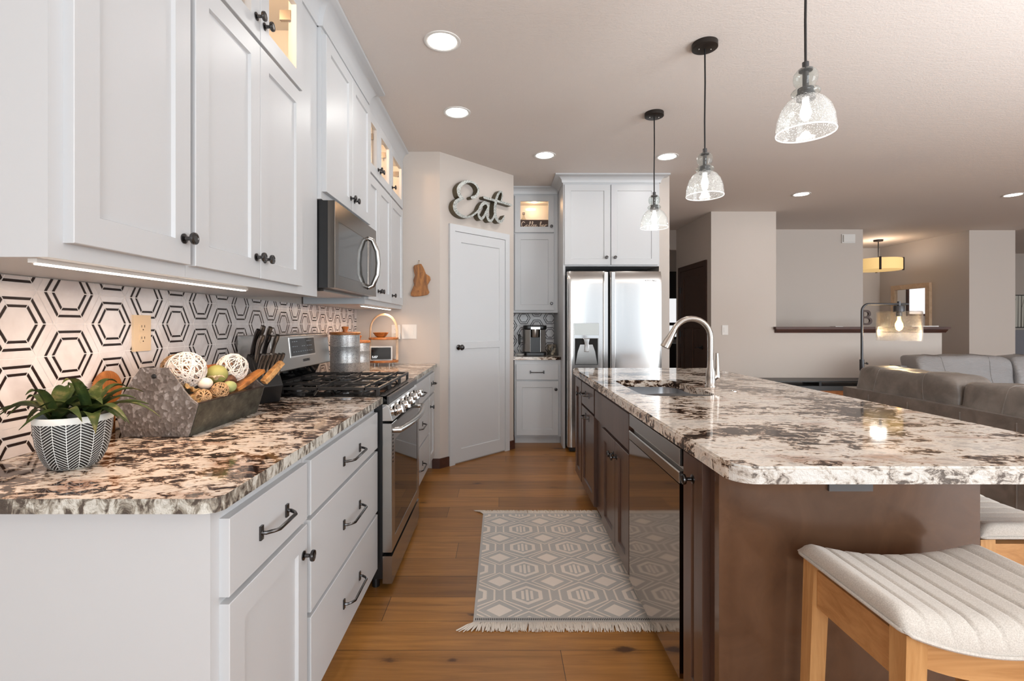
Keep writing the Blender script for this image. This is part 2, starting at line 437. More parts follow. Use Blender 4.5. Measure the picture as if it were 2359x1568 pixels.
def lathe(bm, prof, seg=24, c=(0, 0, 0), axis='z', mi=0):
    """spin (r, h) pairs; axis z up, or y: h runs towards -y"""
    rings = []
    for r, h in prof:
        if r < 1e-5: r = 1e-5
        ring = []
        for k in range(seg):
            a = 2*PI*k/seg
            p = (r*math.cos(a), r*math.sin(a), h)
            if axis == 'y': p = (p[0], -p[2], p[1])
            if axis == 'x': p = (p[2], p[0], p[1])
            ring.append(bm.verts.new((c[0]+p[0], c[1]+p[1], c[2]+p[2])))
        rings.append(ring)
    fs = []
    for a, b in zip(rings, rings[1:]):
        for k in range(seg):
            f = bm.faces.new((a[k], a[(k+1) % seg], b[(k+1) % seg], b[k])); f.material_index = mi; fs.append(f)
    for ring in (rings[0], rings[-1]):
        if (ring[0].co - ring[seg//2].co).length > 1e-3:
            f = bm.faces.new(ring); f.material_index = mi; fs.append(f)
    bmesh.ops.recalc_face_normals(bm, faces=fs)

def cyl(bm, c, r, h, axis='z', seg=20, mi=0): lathe(bm, [(r, 0), (r, h)], seg, c, axis, mi)

def ball(bm, c, r, n=10, mi=0):
    rx, ry, rz = r if isinstance(r, tuple) else (r, r, r)
    ret = bmesh.ops.create_uvsphere(bm, u_segments=2*n, v_segments=n, radius=1.0)
    for v in ret['verts']:
        v.co = Vector((c[0]+v.co.x*rx, c[1]+v.co.y*ry, c[2]+v.co.z*rz))
        for f in v.link_faces: f.material_index = mi

def cushion(bm, c, s, p=4.0, n=10, fn=None):
    """soft rounded block: centre c, half sizes s, superquadric power p"""
    ret = bmesh.ops.create_cube(bm, size=2.0)
    bmesh.ops.subdivide_edges(bm, edges=list({e for v in ret['verts'] for e in v.link_edges}), cuts=n, use_grid_fill=True)
    for v in bm.verts:
        if v.tag: continue
        v.tag = True
        x, y, z = v.co
        k = (abs(x)**p + abs(y)**p + abs(z)**p)**(1/p)
        q = Vector((x/k*s[0], y/k*s[1], z/k*s[2]))
        if fn: q = fn(q)
        v.co = q + Vector(c)

def front(bm, x0, x1, z0, z1, t=0.022, panels=(), depth=0.009, slope=0.004, y=0.0, hole=False):
    """a cabinet front facing -y: slab with recessed (or open) rectangular panels"""
    xs = sorted({x0, x1, *[p[0] for p in panels], *[p[1] for p in panels]})
    zs = sorted({z0, z1, *[p[2] for p in panels], *[p[3] for p in panels]})
    yf = y - t; c = 0.0015
    def q(*pts):
        bm.faces.new([bm.verts.new(p) for p in pts])
    ex = lambda v: v + c if v == x0 else (v - c if v == x1 else v)
    ez = lambda v: v + c if v == z0 else (v - c if v == z1 else v)
    for i in range(len(xs)-1):
        for j in range(len(zs)-1):
            mx, mz = (xs[i]+xs[i+1])/2, (zs[j]+zs[j+1])/2
            if any(p[0] < mx < p[1] and p[2] < mz < p[3] for p in panels): continue
            a, b, d, e = ex(xs[i]), ex(xs[i+1]), ez(zs[j]), ez(zs[j+1])
            q((a, yf, d), (b, yf, d), (b, yf, e), (a, yf, e))
    for a, b, d, e in panels:
        s = 0.0 if hole else slope; yb = y if hole else yf + depth
        A = [(a, yf, d), (b, yf, d), (b, yf, e), (a, yf, e)]
        C = [(a+s, yb, d+s), (b-s, yb, d+s), (b-s, yb, e-s), (a+s, yb, e-s)]
        for k in range(4): q(A[k], A[(k+1) % 4], C[(k+1) % 4], C[k])
        if not hole: q(*C)
    o1 = [(x0+c, yf, z0+c), (x1-c, yf, z0+c), (x1-c, yf, z1-c), (x0+c, yf, z1-c)]
    o2 = [(x0, yf+c, z0), (x1, yf+c, z0), (x1, yf+c, z1), (x0, yf+c, z1)]
    o3 = [(x0, y, z0), (x1, y, z0), (x1, y, z1), (x0, y, z1)]
    for P, Q in ((o1, o2), (o2, o3)):
        for k in range(4): q(P[(k+1) % 4], P[k], Q[k], Q[(k+1) % 4])
    if not hole: q(*o3[::-1])
    bmesh.ops.remove_doubles(bm, verts=bm.verts, dist=1e-5)
    bmesh.ops.recalc_face_normals(bm, faces=bm.faces)

def text(name, body, size, mats, parent, loc, rot=(PI/2, 0, 0), extrude=0.0006, align='CENTER', space=1.0):
    c = bpy.data.curves.new(name, 'FONT'); c.body = body; c.size = size; c.extrude = extrude
    c.align_x = align; c.align_y = 'CENTER'; c.space_character = space
    tmp = bpy.data.objects.new(name, c); COL.objects.link(tmp)
    dg = bpy.context.evaluated_depsgraph_get(); dg.update()
    me = bpy.data.meshes.new_from_object(tmp.evaluated_get(dg))
    bpy.data.objects.remove(tmp)
    me.materials.clear(); me.materials.append(mats)
    o = bpy.data.objects.new(name, me); COL.objects.link(o)
    o.parent = parent; o.location = loc; o.rotation_euler = rot
    return o

def boolean(o, cutter_bm):
    me = bpy.data.meshes.new('cut'); cutter_bm.to_mesh(me); cutter_bm.free()
    c = bpy.data.objects.new('cut', me); COL.objects.link(c)
    md = o.modifiers.new('b', 'BOOLEAN'); md.object = c; md.operation = 'DIFFERENCE'; md.solver = 'EXACT'
    dg = bpy.context.evaluated_depsgraph_get(); dg.update()
    nm = bpy.data.meshes.new_from_object(o.evaluated_get(dg))
    o.modifiers.clear(); old = o.data; o.data = nm; bpy.data.objects.remove(c); bpy.data.meshes.remove(old); bpy.data.meshes.remove(me)

def struct(name, bm, mats, **kw):
    o = obj(name, bm, mats, **kw)
    if not o.parent: o['kind'] = 'structure'
    return o

def rounded(x0, x1, y0, y1, r, seg=6, corners=(1, 1, 1, 1)):
    """rounded rectangle, counter-clockwise from the lower left corner"""
    out = []
    for (cx, cy, a0, on) in ((x0+r, y0+r, PI, corners[0]), (x1-r, y0+r, 1.5*PI, corners[1]), (x1-r, y1-r, 0, corners[2]), (x0+r, y1-r, 0.5*PI, corners[3])):
        if on:
            for k in range(seg+1):
                a = a0 + PI/2*k/seg; out.append((cx + r*math.cos(a), cy + r*math.sin(a)))
        else:
            a = a0 + PI/4; out.append((cx + r*math.copysign(1, math.cos(a)), cy + r*math.copysign(1, math.sin(a))))
    return out
# ------------------------------------------------------------------ room shell
CZ = 2.765
R90 = PI/2
bm = B(); box(bm, -1.4, 12.1, -2.6, 11.0, -0.06, 0.0); struct('floor', bm, M['floor'])
bm = B(); box(bm, -1.4, 12.1, -2.6, 11.0, CZ, CZ+0.08); struct('ceiling', bm, M['ceil'])
bm = B(); box(bm, -1.4, -1.267, -2.5, 4.25, 0, CZ); struct('wall_left', bm, M['wall'])
WANG = math.atan2(0.677, 0.663)
bm = B(); prism(bm, [(-1.4, 4.25), (-0.531, 4.25), (0.132, 4.927), (0.132, 5.9), (-1.4, 5.9)], 0, CZ); struct('wall_pantry', bm, M['wall'])
bm = B(); box(bm, 0.132, 1.615, 5.768, 5.9, 0, CZ); struct('wall_back', bm, M['wall'])
bm = B(); box(bm, 1.615, 1.722, 4.955, 10.0, 0, CZ); struct('wall_hall_left', bm, M['wall'])
bm = B(); box(bm, 2.82, 2.93, 6.51, 7.8, 0, CZ); struct('wall_hall_right', bm, M['wall'])
bm = B(); box(bm, 2.93, 3.69, 6.51, 6.62, 0, CZ); box(bm, 3.69, 5.91, 6.51, 6.62, 0, 1.15); struct('wall_living', bm, M['wall'])
bm = B(); box(bm, 1.722, 2.85, 7.8, 7.92, 2.45, CZ); struct('wall_header', bm, M['wall'])
bm = B(); box(bm, 1.6, 5.77, 10.0, 10.1, 0, CZ); struct('wall_hall_back', bm, M['wall'])
bm = B(); box(bm, 2.93, 5.77, 7.74, 7.86, 0, CZ); struct('wall_stair', bm, M['wall'])
bm = B(); box(bm, 5.77, 7.65, 9.65, 9.77, 0, CZ); struct('wall_entry_back', bm, M['wall'])
bm = B(); box(bm, 7.53, 7.65, 7.81, 9.65, 0, CZ); struct('wall_entry_side', bm, M['wall'])
bm = B(); box(bm, 7.65, 8.27, 7.81, 7.93, 0, CZ); struct('wall_entry_front', bm, M['wall'])
bm = B(); box(bm, 7.65, 12.0, 10.4, 10.5, 0, CZ); struct('wall_far', bm, M['wall'])
def holed_wall(name, axis, a0, a1, d0, d1, h0, h1, z0, z1):
    bm = B()
    def bx(p, q, u, v):
        if axis == 'x': box(bm, p, q, d0, d1, u, v)
        else: box(bm, d0, d1, p, q, u, v)
    bx(a0, h0, 0, CZ); bx(h1, a1, 0, CZ); bx(h0, h1, 0, z0); bx(h0, h1, z1, CZ)
    struct(name, bm, M['wall'])
holed_wall('wall_rear', 'x', -1.4, 12.1, -2.6, -2.5, -0.5, 8.9, 0.27, 2.57)
holed_wall('wall_right', 'y', -2.5, 10.5, 12.0, 12.1, -2.3, 4.7, 0.27, 2.57)
def window(name, axis, a0, a1, d, z0, z1, n):
    bm = B()
    for k in range(n+1):
        a = a0 + (a1-a0)*k/n; w2 = 0.05 if 0 < k < n else 0.04
        p, q = max(a0, a-w2), min(a1, a+w2)
        box(bm, *((p, q, d, d+0.06) if axis == 'x' else (d, d+0.06, p, q)), z0, z1)
    for p, q in ((z0, z0+0.06), (z1-0.06, z1)):
        box(bm, *((a0, a1, d, d+0.06) if axis == 'x' else (d, d+0.06, a0, a1)), p, q)
    struct(name, bm, M['darktrim'])
window('window_1', 'x', -0.5, 8.9, -2.53, 0.27, 2.57, 5)
window('window_2', 'y', -2.3, 4.7, 11.97, 0.27, 2.57, 4)

# baseboards
bm = B(); c, s = math.cos(WANG), math.sin(WANG)
def wp(t, d): return (-0.531 + t*c + d*s, 4.25 + t*s - d*c)
prism(bm, [(-0.597, 4.235), wp(-0.012, 0.014), wp(0.097, 0.014), wp(0.097, 0.0), wp(0, 0), (-0.597, 4.25)], 0, 0.085)
prism(bm, [wp(0.869, 0.014), wp(0.953, 0.014), (0.146, 5.165), (0.132, 5.165), wp(0.947, 0), wp(0.869, 0)], 0, 0.085)
struct('baseboard_pantry', bm, M['darktrim'])
bm = B(); box(bm, 2.83, 5.91, 6.495, 6.51, 0, 0.09); struct('baseboard_living', bm, M['darktrim'])

# half-wall ledge
bm = B()
prism(bm, [(6.445, 1.19), (6.445, 1.222), (6.68, 1.222), (6.68, 1.19)], 3.655, 5.975, 'x')
prism(bm, [(6.51, 1.142), (6.492, 1.142), (6.488, 1.156), (6.465, 1.172), (6.458, 1.19), (6.51, 1.19)], 3.67, 5.95, 'x')
prism(bm, [(5.91, 1.142), (5.93, 1.142), (5.94, 1.172), (5.95, 1.19), (5.91, 1.19)], 6.51, 6.66, 'y')
struct('trim_1', bm, M['darktrim'])

# pantry door on the angled wall
d1 = thing('door_1', 'white two-panel pantry door set in the angled wall', 'door', (-0.531, 4.25, 0), WANG); tag(d1, kind='structure')
bm = B(); box(bm, 0.098, 0.158, -0.022, 0, 0, 2.152); box(bm, 0.808, 0.868, -0.022, 0, 0, 2.152); box(bm, 0.158, 0.808, -0.022, 0, 2.092, 2.152)
obj('casing', bm, M['trimwhite'], d1, bevel=0.002)
bm = B(); front(bm, 0.160, 0.806, 0.012, 2.09, 0.016, [(0.235, 0.731, 1.095, 2.0), (0.235, 0.731, 0.13, 1.035)], 0.008, 0.004)
dp = obj('door_panel', bm, M['trimwhite'], d1)
bm = B(); lathe(bm, [(0.024, 0), (0.024, 0.006), (0.01, 0.012), (0.01, 0.03), (0.022, 0.04), (0.026, 0.052), (0.018, 0.064), (0, 0.067)], 18, (0.20, -0.016, 1.05), 'y')
obj('door_knob', bm, M['pewter'], dp, smooth=40)

# dark hall door
d2 = thing('door_2', 'dark walnut hall door beside the living room wall', 'door', (2.82, 7.668, 0), -R90); tag(d2, kind='structure')
bm = B(); L = 1.033
box(bm, 0, 0.075, -0.02, 0, 0, 2.138); box(bm, L-0.075, L, -0.02, 0, 0, 2.138); box(bm, 0.075, L-0.075, -0.02, 0, 2.063, 2.138)
obj('casing', bm, M['darkdoor'], d2, bevel=0.002)
bm = B(); front(bm, 0.08, L-0.08, 0.01, 2.06, 0.013, [(0.20, L-0.20, 1.32, 1.95), (0.20, L/2-0.04, 0.2, 1.2), (L/2+0.04, L-0.20, 0.2, 1.2)], 0.009, 0.012)
dp = obj('door_panel', bm, M['darkdoor'], d2)
bm = B(); lathe(bm, [(0.03, 0), (0.03, 0.008), (0.012, 0.012), (0.012, 0.045)], 16, (L-0.14, -0.013, 0.93), 'y')
tube(bm, [(L-0.14, -0.053, 0.93), (L-0.2, -0.056, 0.935), (L-0.26, -0.052, 0.925)], 0.010)
obj('door_lever', bm, M['black'], dp, smooth=40)
for hz in (0.4, 1.1, 1.78):
    bm = B(); box(bm, 0.072, 0.088, -0.03, -0.013, hz-0.045, hz+0.045); obj('hinge', bm, M['black'], dp)

# window at the end of the hall, daylight behind frosted panes
w3 = thing('window_3', 'black-framed frosted window at the end of the hall', 'window', (0, 0, 0)); tag(w3, kind='structure')
bm = B(); box(bm, 3.3, 3.85, 9.93, 10.0, 1.78, 2.33); box(bm, 3.3, 3.85, 9.93, 10.0, 1.23, 1.29); box(bm, 3.3, 3.34, 9.93, 10.0, 1.0, 1.78); box(bm, 3.81, 3.85, 9.93, 10.0, 1.0, 1.78); box(bm, 3.3, 3.85, 9.93, 10.0, 0.95, 1.0)
obj('frame', bm, M['black'], w3)
bm = B(); box(bm, 3.34, 3.81, 9.96, 9.985, 1.29, 1.78); box(bm, 3.34, 3.81, 9.96, 9.985, 1.0, 1.23); obj('pane', bm, M['frost'], w3)
bm = B(); box(bm, 6.48, 6.97, 9.62, 9.65, 1.42, 2.12); struct('window_4', bm, M['darktrim'])
bm = B(); box(bm, 6.52, 6.93, 9.615, 9.62, 1.46, 2.08); o = obj('pane', bm, M['frost'], bpy.data.objects['window_4'])
bm = B(); box(bm, 3.2, 4.0, 9.5, 9.95, 0.0, 0.88)
tag(obj('low_cabinet', bm, M['black'], bevel=0.004), 'black low cabinet under the frosted hall window', 'cabinet')

# ------------------------------------------------------------------ cabinet builder
def _knob_mesh():
    bm = B()
    lathe(bm, [(0.0135, 0), (0.0135, 0.003), (0.006, 0.006), (0.0052, 0.018), (0.009, 0.022), (0.0155, 0.024), (0.0165, 0.028), (0.0155, 0.032), (0.010, 0.0335), (0.009, 0.0325), (0, 0.0325)], 20, (0, 0, 0), 'y')
    o = obj('knob', bm, M['pewter'], smooth=35); me = o.data; bpy.data.objects.remove(o); return me
KNOB = _knob_mesh()
def knob(parent, x, y, z):
    o = bpy.data.objects.new('knob', KNOB); COL.objects.link(o); o.parent = parent; o.location = (x, y, z); return o
def pull(parent, x, y, z, L=0.13):
    bm = B(); h = L/2
    for s in (-1, 1):
        lathe(bm, [(0.0075, 0), (0.0075, 0.004), (0.005, 0.006)], 10, (x+s*h, y, z), 'y')
        box(bm, x+s*h-0.007, x+s*h+0.007, y-0.005, y, z-0.017, z+0.017)
    tube(bm, [(x-h, y-0.003, z), (x-h, y-0.014, z), (x-h+0.012, y-0.028, z), (x-h+0.024, y-0.036, z), (x+h-0.024, y-0.036, z), (x+h-0.012, y-0.028, z), (x+h, y-0.014, z), (x+h, y-0.003, z)], 0.0048, 8)
    return obj('handle', bm, M['pewter'], parent, smooth=40)

def cabinet(name, label, loc, rz, W, D, z0, z1, fronts, m='white', toe=0.0, group=None, glass=None, shell=None, toe_m=None):
    """fronts face local -y.  glass=(z split): hollow lit box above it."""
    r = thing(name, label, 'cabinet', loc, rz, group)
    mm = M[m]
    bm = B()
    zt = glass if glass else z1
    if shell: zt = shell
    box(bm, 0, W, 0, D, z0, zt)
    if shell:
        box(bm, 0, W, 0, 0.02, shell, z1); box(bm, 0, 0.012, 0.02, D, shell, z1); box(bm, W-0.012, W, 0.02, D, shell, z1)
    if glass:
        f = 0.02
        box(bm, 0, f, 0.0, D, zt, z1); box(bm, W-f, W, 0.0, D, zt, z1)
        box(bm, f, W-f, D-0.012, D, zt, z1); box(bm, f, W-f, 0, D-0.012, z1-0.03, z1)
        gl = sorted((q[1]+0.045, q[2]-0.045) for q in fronts if q[0] == 'glass')
        cuts = [f] + [v for g in gl for v in g] + [W-f]
        for a, b in zip(cuts[::2], cuts[1::2]): box(bm, a, b, 0, 0.018, zt, z1-0.03)
        for a, b in gl: box(bm, a, b, 0, 0.018, zt, zt+0.012)
    obj('carcass', bm, mm, r)
    if toe:
        bm = B(); box(bm, 0.0, W, 0.06, 0.08, 0, z0); obj('toe_kick', bm, M[toe_m or m], r)
    for fr in fronts:
        kind, x0, x1, a, b = fr[:5]; ex = fr[5] if len(fr) > 5 else []
        bm = B(); st = 0.062
        if kind == 'drawer': front(bm, x0, x1, a, b)
        elif kind == 'door': front(bm, x0, x1, a, b, 0.022, [(x0+st, x1-st, a+st, b-st)])
        elif kind == 'glass': front(bm, x0, x1, a, b, 0.022, [(x0+st, x1-st, a+st, b-st)], hole=True)
        p = obj('drawer' if kind == 'drawer' else 'door', bm, mm, r)
        if kind == 'glass':
            bm = B(); box(bm, x0+st-0.004, x1-st+0.004, -0.008, -0.004, a+st-0.004, b-st+0.004); obj('glass_pane', bm, M['pane'], p)
            bm = B(); box(bm, x1-st+0.004, x1-st+0.02, 0.004, 0.05, b-st-0.06, b-st-0.02); obj('hinge', bm, M['nickel'], p)
        for e in ex:
            if e[0] == 'knob': knob(p, e[1], -0.022, e[2])
            else: pull(p, e[1], -0.022, e[2], e[3])
    if glass:
        bm = B(); cyl(bm, (W/2, D*0.5, z1-0.042), 0.032, 0.012, 'z', 20); pk = obj('puck_light', bm, M['puck'], r, smooth=40)
        ld = bpy.data.lights.new('puck_glow', 'POINT'); ld.energy = (4.2 if rz else 2.2)*W/0.45; ld.color = (1.0, 0.60, 0.31); ld.shadow_soft_size = 0.03
        lo = bpy.data.objects.new('puck_glow', ld); COL.objects.link(lo); lo.parent = pk; lo.location = (W/2, D*0.5, z1-0.075)
    return r

XF = -0.597
# left base run
cabinet('base_cabinet', 'white base cabinet with drawer over door at the near end of the left counter', (XF, 1.0, 0), R90, 0.459, 0.66, 0.105, 0.885,
        [('drawer', 0.032, 0.447, 0.68, 0.847, [('bar', 0.235, 0.76, 0.14)]), ('door', 0.032, 0.447, 0.115, 0.665, [('knob', 0.418, 0.585)])], toe=0.1)
cabinet('base_cabinet', 'white three-drawer base cabinet just before the gas range', (XF, 1.461, 0), R90, 0.834, 0.66, 0.105, 0.885,
        [('drawer', 0.014, 0.814, 0.68, 0.847, [('bar', 0.42, 0.757, 0.2)]), ('drawer', 0.014, 0.814, 0.385, 0.665, [('bar', 0.42, 0.525, 0.2)]), ('drawer', 0.014, 0.814, 0.115, 0.37, [('bar', 0.42, 0.235, 0.2)])], toe=0.1)
cabinet('base_cabinet', 'white three-drawer base cabinet just beyond the gas range', (XF, 3.08, 0), R90, 0.859, 0.66, 0.105, 0.885,
        [('drawer', 0.014, 0.85, 0.68, 0.847, [('bar', 0.40, 0.757, 0.2)]), ('drawer', 0.014, 0.85, 0.385, 0.665, [('bar', 0.40, 0.525, 0.2)]), ('drawer', 0.014, 0.85, 0.115, 0.37, [('bar', 0.40, 0.235, 0.2)])], toe=0.1)
cabinet('base_cabinet', 'narrow white base cabinet with drawer and door against the end wall', (XF, 3.94, 0), R90, 0.305, 0.66, 0.105, 0.885,
        [('drawer', 0.012, 0.285, 0.68, 0.847, [('bar', 0.15, 0.76, 0.1)]), ('door', 0.012, 0.285, 0.115, 0.665, [('knob', 0.05, 0.58)])], toe=0.1)

# left counters
def slab(name, outline, label, m, me, z0=0.885, z1=0.915, side_cond=None):
    bm = B(); prism(bm, outline, z0, z1)
    for f in bm.faces:
        if abs(f.normal.z) < 0.5 and (side_cond is None or side_cond(f)): f.material_index = 1
    return tag(obj(name, bm, [M[m], M[me]]), label, 'countertop')
slab('countertop', [(-1.265, 0.959), (-0.585, 0.959), (-0.566, 0.966), (-0.557, 0.984), (-0.556, 2.296), (-1.265, 2.296)],
     'brown granite countertop left of the aisle carrying the potted plant and tin caddy', 'granite_l', 'granite_le')
slab('countertop', [(-1.265, 3.075), (-0.556, 3.075), (-0.556, 4.248), (-1.265, 4.248)],
     'brown granite countertop beyond the range carrying the canisters', 'granite_l', 'granite_le')

# hexagon tile backsplash
def hex_tiles(bm, u0, u1, v0, v1, uc, vc, P, side):
    """concentric hexagon tile pattern in the (u, v) plane, clipped to a rectangle; P maps to 3-D"""
    H = side*math.sqrt(3)/2
    t = bmesh.new()
    V = [(math.cos(k*PI/3), math.sin(k*PI/3)) for k in range(6)]
    def ring(cu, cv, r0, r1, mi):
        g0, g1 = 0.0016/(r0*side) if r0 else 0, 0.0016/(r1*side)
        for k in range(6):
            a, b = V[k], V[(k+1) % 6]
            L = lambda p, q, f: (p[0]+(q[0]-p[0])*f, p[1]+(q[1]-p[1])*f)
            pts = [L(a, b, g0), L(a, b, 1-g0), L(a, b, 1-g1), L(a, b, g1)]
            rr = [r0, r0, r1, r1]
            f = t.faces.new([t.verts.new((cu+p[0]*side*r, cv+p[1]*side*r, 0)) for p, r in zip(pts, rr)]); f.material_index = mi
    for i in range(math.floor((u0-uc)/(1.5*side))-1, math.ceil((u1-uc)/(1.5*side))+2):
        for j in range(math.floor((v0-vc)/(2*H))-2, math.ceil((v1-vc)/(2*H))+2):
            cu, cv = uc + i*1.5*side, vc + j*2*H + (H if i % 2 else 0)
            if cu+side < u0 or cu-side > u1 or cv+H < v0 or cv-H > v1: continue
            f = t.faces.new([t.verts.new((cu+p[0]*side*0.475, cv+p[1]*side*0.475, 0)) for p in V]); f.material_index = 1
            ring(cu, cv, 0.483, 0.563, 2); ring(cu, cv, 0.570, 0.698, 1); ring(cu, cv, 0.705, 0.787, 2); ring(cu, cv, 0.794, 0.990, 1)
    for co, no in (((u0, 0, 0), (-1, 0, 0)), ((u1, 0, 0), (1, 0, 0)), ((0, v0, 0), (0, -1, 0)), ((0, v1, 0), (0, 1, 0))):
        bmesh.ops.bisect_plane(t, geom=t.verts[:]+t.edges[:]+t.faces[:], plane_co=co, plane_no=no, clear_outer=True)
    for f in t.faces:
        g = bm.faces.new([bm.verts.new(P(v.co.x, v.co.y)) for v in f.verts]); g.material_index = f.material_index
    t.free()
TILES = [M['grout'], M['tilewhite'], M['tileblack']]
bm = B(); box(bm, -1.2668, -1.2595, 0.93, 4.249, 0.916, 1.386)
hex_tiles(bm, 0.93, 4.249, 0.916, 1.386, 1.577, 1.26, lambda u, v: (-1.2588, u, v), 0.1037)
tag(obj('tile_backsplash', bm, TILES), 'white and black hexagon tile backsplash above the left counter', 'backsplash')
bm = B(); box(bm, 0.15, 0.632, 5.760, 5.767, 0.916, 1.383)
hex_tiles(bm, 0.15, 0.632, 0.916, 1.383, 0.43, 1.24, lambda u, v: (u, 5.7592, v), 0.1037)
tag(obj('tile_backsplash', bm, TILES), 'small hexagon tile backsplash behind the black coffee maker', 'backsplash')

# left upper run
XU = -0.864
cabinet('wall_cabinet', 'large white upper cabinet with single door nearest the camera', (XU, 0.928, 0), R90, 0.404, 0.39, 1.388, 2.66,
        [('door', 0.032, 0.394, 1.42, 2.235, [('knob', 0.365, 1.487)]), ('glass', 0.032, 0.394, 2.25, 2.64, [('knob', 0.365, 2.32)])], glass=2.235)
cabinet('wall_cabinet', 'white double-door upper cabinet beside the microwave, small lit glass doors on top', (XU, 1.333, 0), R90, 0.957, 0.39, 1.388, 2.66,
        [('door', 0.010, 0.371, 1.42, 2.235, [('knob', 0.343, 1.49)]), ('door', 0.374, 0.735, 1.42, 2.235, [('knob', 0.402, 1.49)]),
         ('glass', 0.010, 0.371, 2.25, 2.64, [('knob', 0.343, 2.32)]), ('glass', 0.374, 0.735, 2.25, 2.64, [('knob', 0.402, 2.32)])], glass=2.235)
cabinet('wall_cabinet', 'white double-door cabinet directly above the microwave', (-0.845, 2.292, 0), R90, 0.797, 0.41, 1.85, 2.66,
        [('door', 0.008, 0.412, 1.886, 2.63, [('knob', 0.38, 1.95)]), ('door', 0.416, 0.788, 1.886, 2.63, [('knob', 0.446, 1.95)])])
cabinet('wall_cabinet', 'white double-door upper cabinet just beyond the microwave, lit glass doors on top', (XU, 3.09, 0), R90, 0.651, 0.39, 1.388, 2.66,
        [('door', 0.012, 0.282, 1.42, 2.235, [('knob', 0.255, 1.485)]), ('door', 0.285, 0.646, 1.42, 2.235, [('knob', 0.315, 1.485)]),
         ('glass', 0.012, 0.282, 2.25, 2.64, [('knob', 0.255, 2.32)]), ('glass', 0.285, 0.646, 2.25, 2.64, [('knob', 0.315, 2.32)])], glass=2.235)
cabinet('wall_cabinet', 'white single-door upper cabinet against the end wall, one lit glass door on top', (XU, 3.742, 0), R90, 0.504, 0.39, 1.388, 2.66,
        [('door', 0.008, 0.455, 1.42, 2.235, [('knob', 0.037, 1.48)]), ('glass', 0.008, 0.455, 2.25, 2.64, [('knob', 0.037, 2.32)])], glass=2.235)

def molding(bm, path, prof):
    n = len(path); rings = []
    nrm = []
    for a, b in zip(path, path[1:]):
        d = Vector((b[0]-a[0], b[1]-a[1])).normalized(); nrm.append(Vector((d.y, -d.x)))
    for i, p in enumerate(path):
        n1 = nrm[max(i-1, 0)]; n2 = nrm[min(i, n-2)]
        m = (n1+n2)/(1+n1.dot(n2))
        rings.append([bm.verts.new((p[0]+m.x*a, p[1]+m.y*a, z)) for a, z in prof])
    k = len(prof); fs = []
    for a, b in zip(rings, rings[1:]):
        for j in range(k): fs.append(bm.faces.new((a[j], a[(j+1) % k], b[(j+1) % k], b[j])))
    fs.append(bm.faces.new(rings[0])); fs.append(bm.faces.new(rings[-1]))
    bmesh.ops.recalc_face_normals(bm, faces=fs)
def crown(d, h, z1): 
    z0 = z1-h
    arc = [(d*(0.15+0.72*(1-math.cos(a))), z0+h*(0.08+0.72*math.sin(a))) for a in [R90*i/7 for i in range(8)]]
    return [(-0.002, z0), (d*0.12, z0)] + arc + [(d, z0+h*0.84), (d, z1), (-0.002, z1)]
TZ = CZ - 0.001
bm = B(); molding(bm, [(-1.26, 0.928), (XU, 0.928), (XU, 2.288)], crown(0.07, 0.106, TZ)); struct('trim_2', bm, M['white'], smooth=35)
bm = B(); molding(bm, [(-0.862, 2.29), (-0.845, 2.29), (-0.845, 3.089), (-0.862, 3.089)], crown(0.09, 0.106, TZ)); struct('trim_3', bm, M['white'], smooth=35)
bm = B(); molding(bm, [(XU, 3.091), (XU, 4.248)], crown(0.06, 0.106, TZ)); struct('trim_4', bm, M['white'], smooth=35)

# under-cabinet LED bars
def led(label, y0, y1, x, power):
    r = thing('led_light_bar', label, 'light', (x, y0, 1.388))
    bm = B(); box(bm, -0.009, 0.009, 0, y1-y0, -0.008, 0); obj('housing', bm, M['whiteplastic'], r)
    bm = B(); box(bm, -0.007, 0.007, 0.01, y1-y0-0.01, -0.011, -0.008); l = obj('diffuser', bm, M['led'], r)
    a = area_light('led_glow', (0, (y1-y0)/2, -0.018), (0, 0, 0), 0.02, y1-y0-0.02, power, (1.0, 0.66, 0.42)); a.parent = l
led('slim glowing light bar under the near upper cabinets', 0.95, 1.745, -0.915, 3.2)
led('slim glowing light bar under the upper cabinets beyond the range', 3.25, 4.1, -0.93, 3.0)

# coffee niche
cabinet('base_cabinet', 'white base cabinet with one drawer and one door under the coffee maker', (0.146, 5.10, 0), 0, 0.486, 0.66, 0.08, 0.885,
        [('drawer', 0.018, 0.459, 0.677, 0.839, [('bar', 0.236, 0.757, 0.14)]), ('door', 0.018, 0.459, 0.098, 0.662, [('knob', 0.430, 0.58)])], toe=0.08)
slab('countertop', [(0.135, 5.07), (0.632, 5.07), (0.632, 5.758), (0.135, 5.758)], 'short granite countertop under the coffee maker beside the refrigerator', 'granite_i', 'granite_i')
cu = cabinet('wall_cabinet', 'narrow white upper cabinet above the coffee maker, sign board behind its glass top door', (0.141, 5.36, 0), 0, 0.491, 0.395, 1.384, 2.69,
        [('door', 0.016, 0.447, 1.41, 2.25, [('knob', 0.417, 1.485)]), ('glass', 0.016, 0.447, 2.266, 2.67, [('knob', 0.417, 2.33)])], glass=2.262)
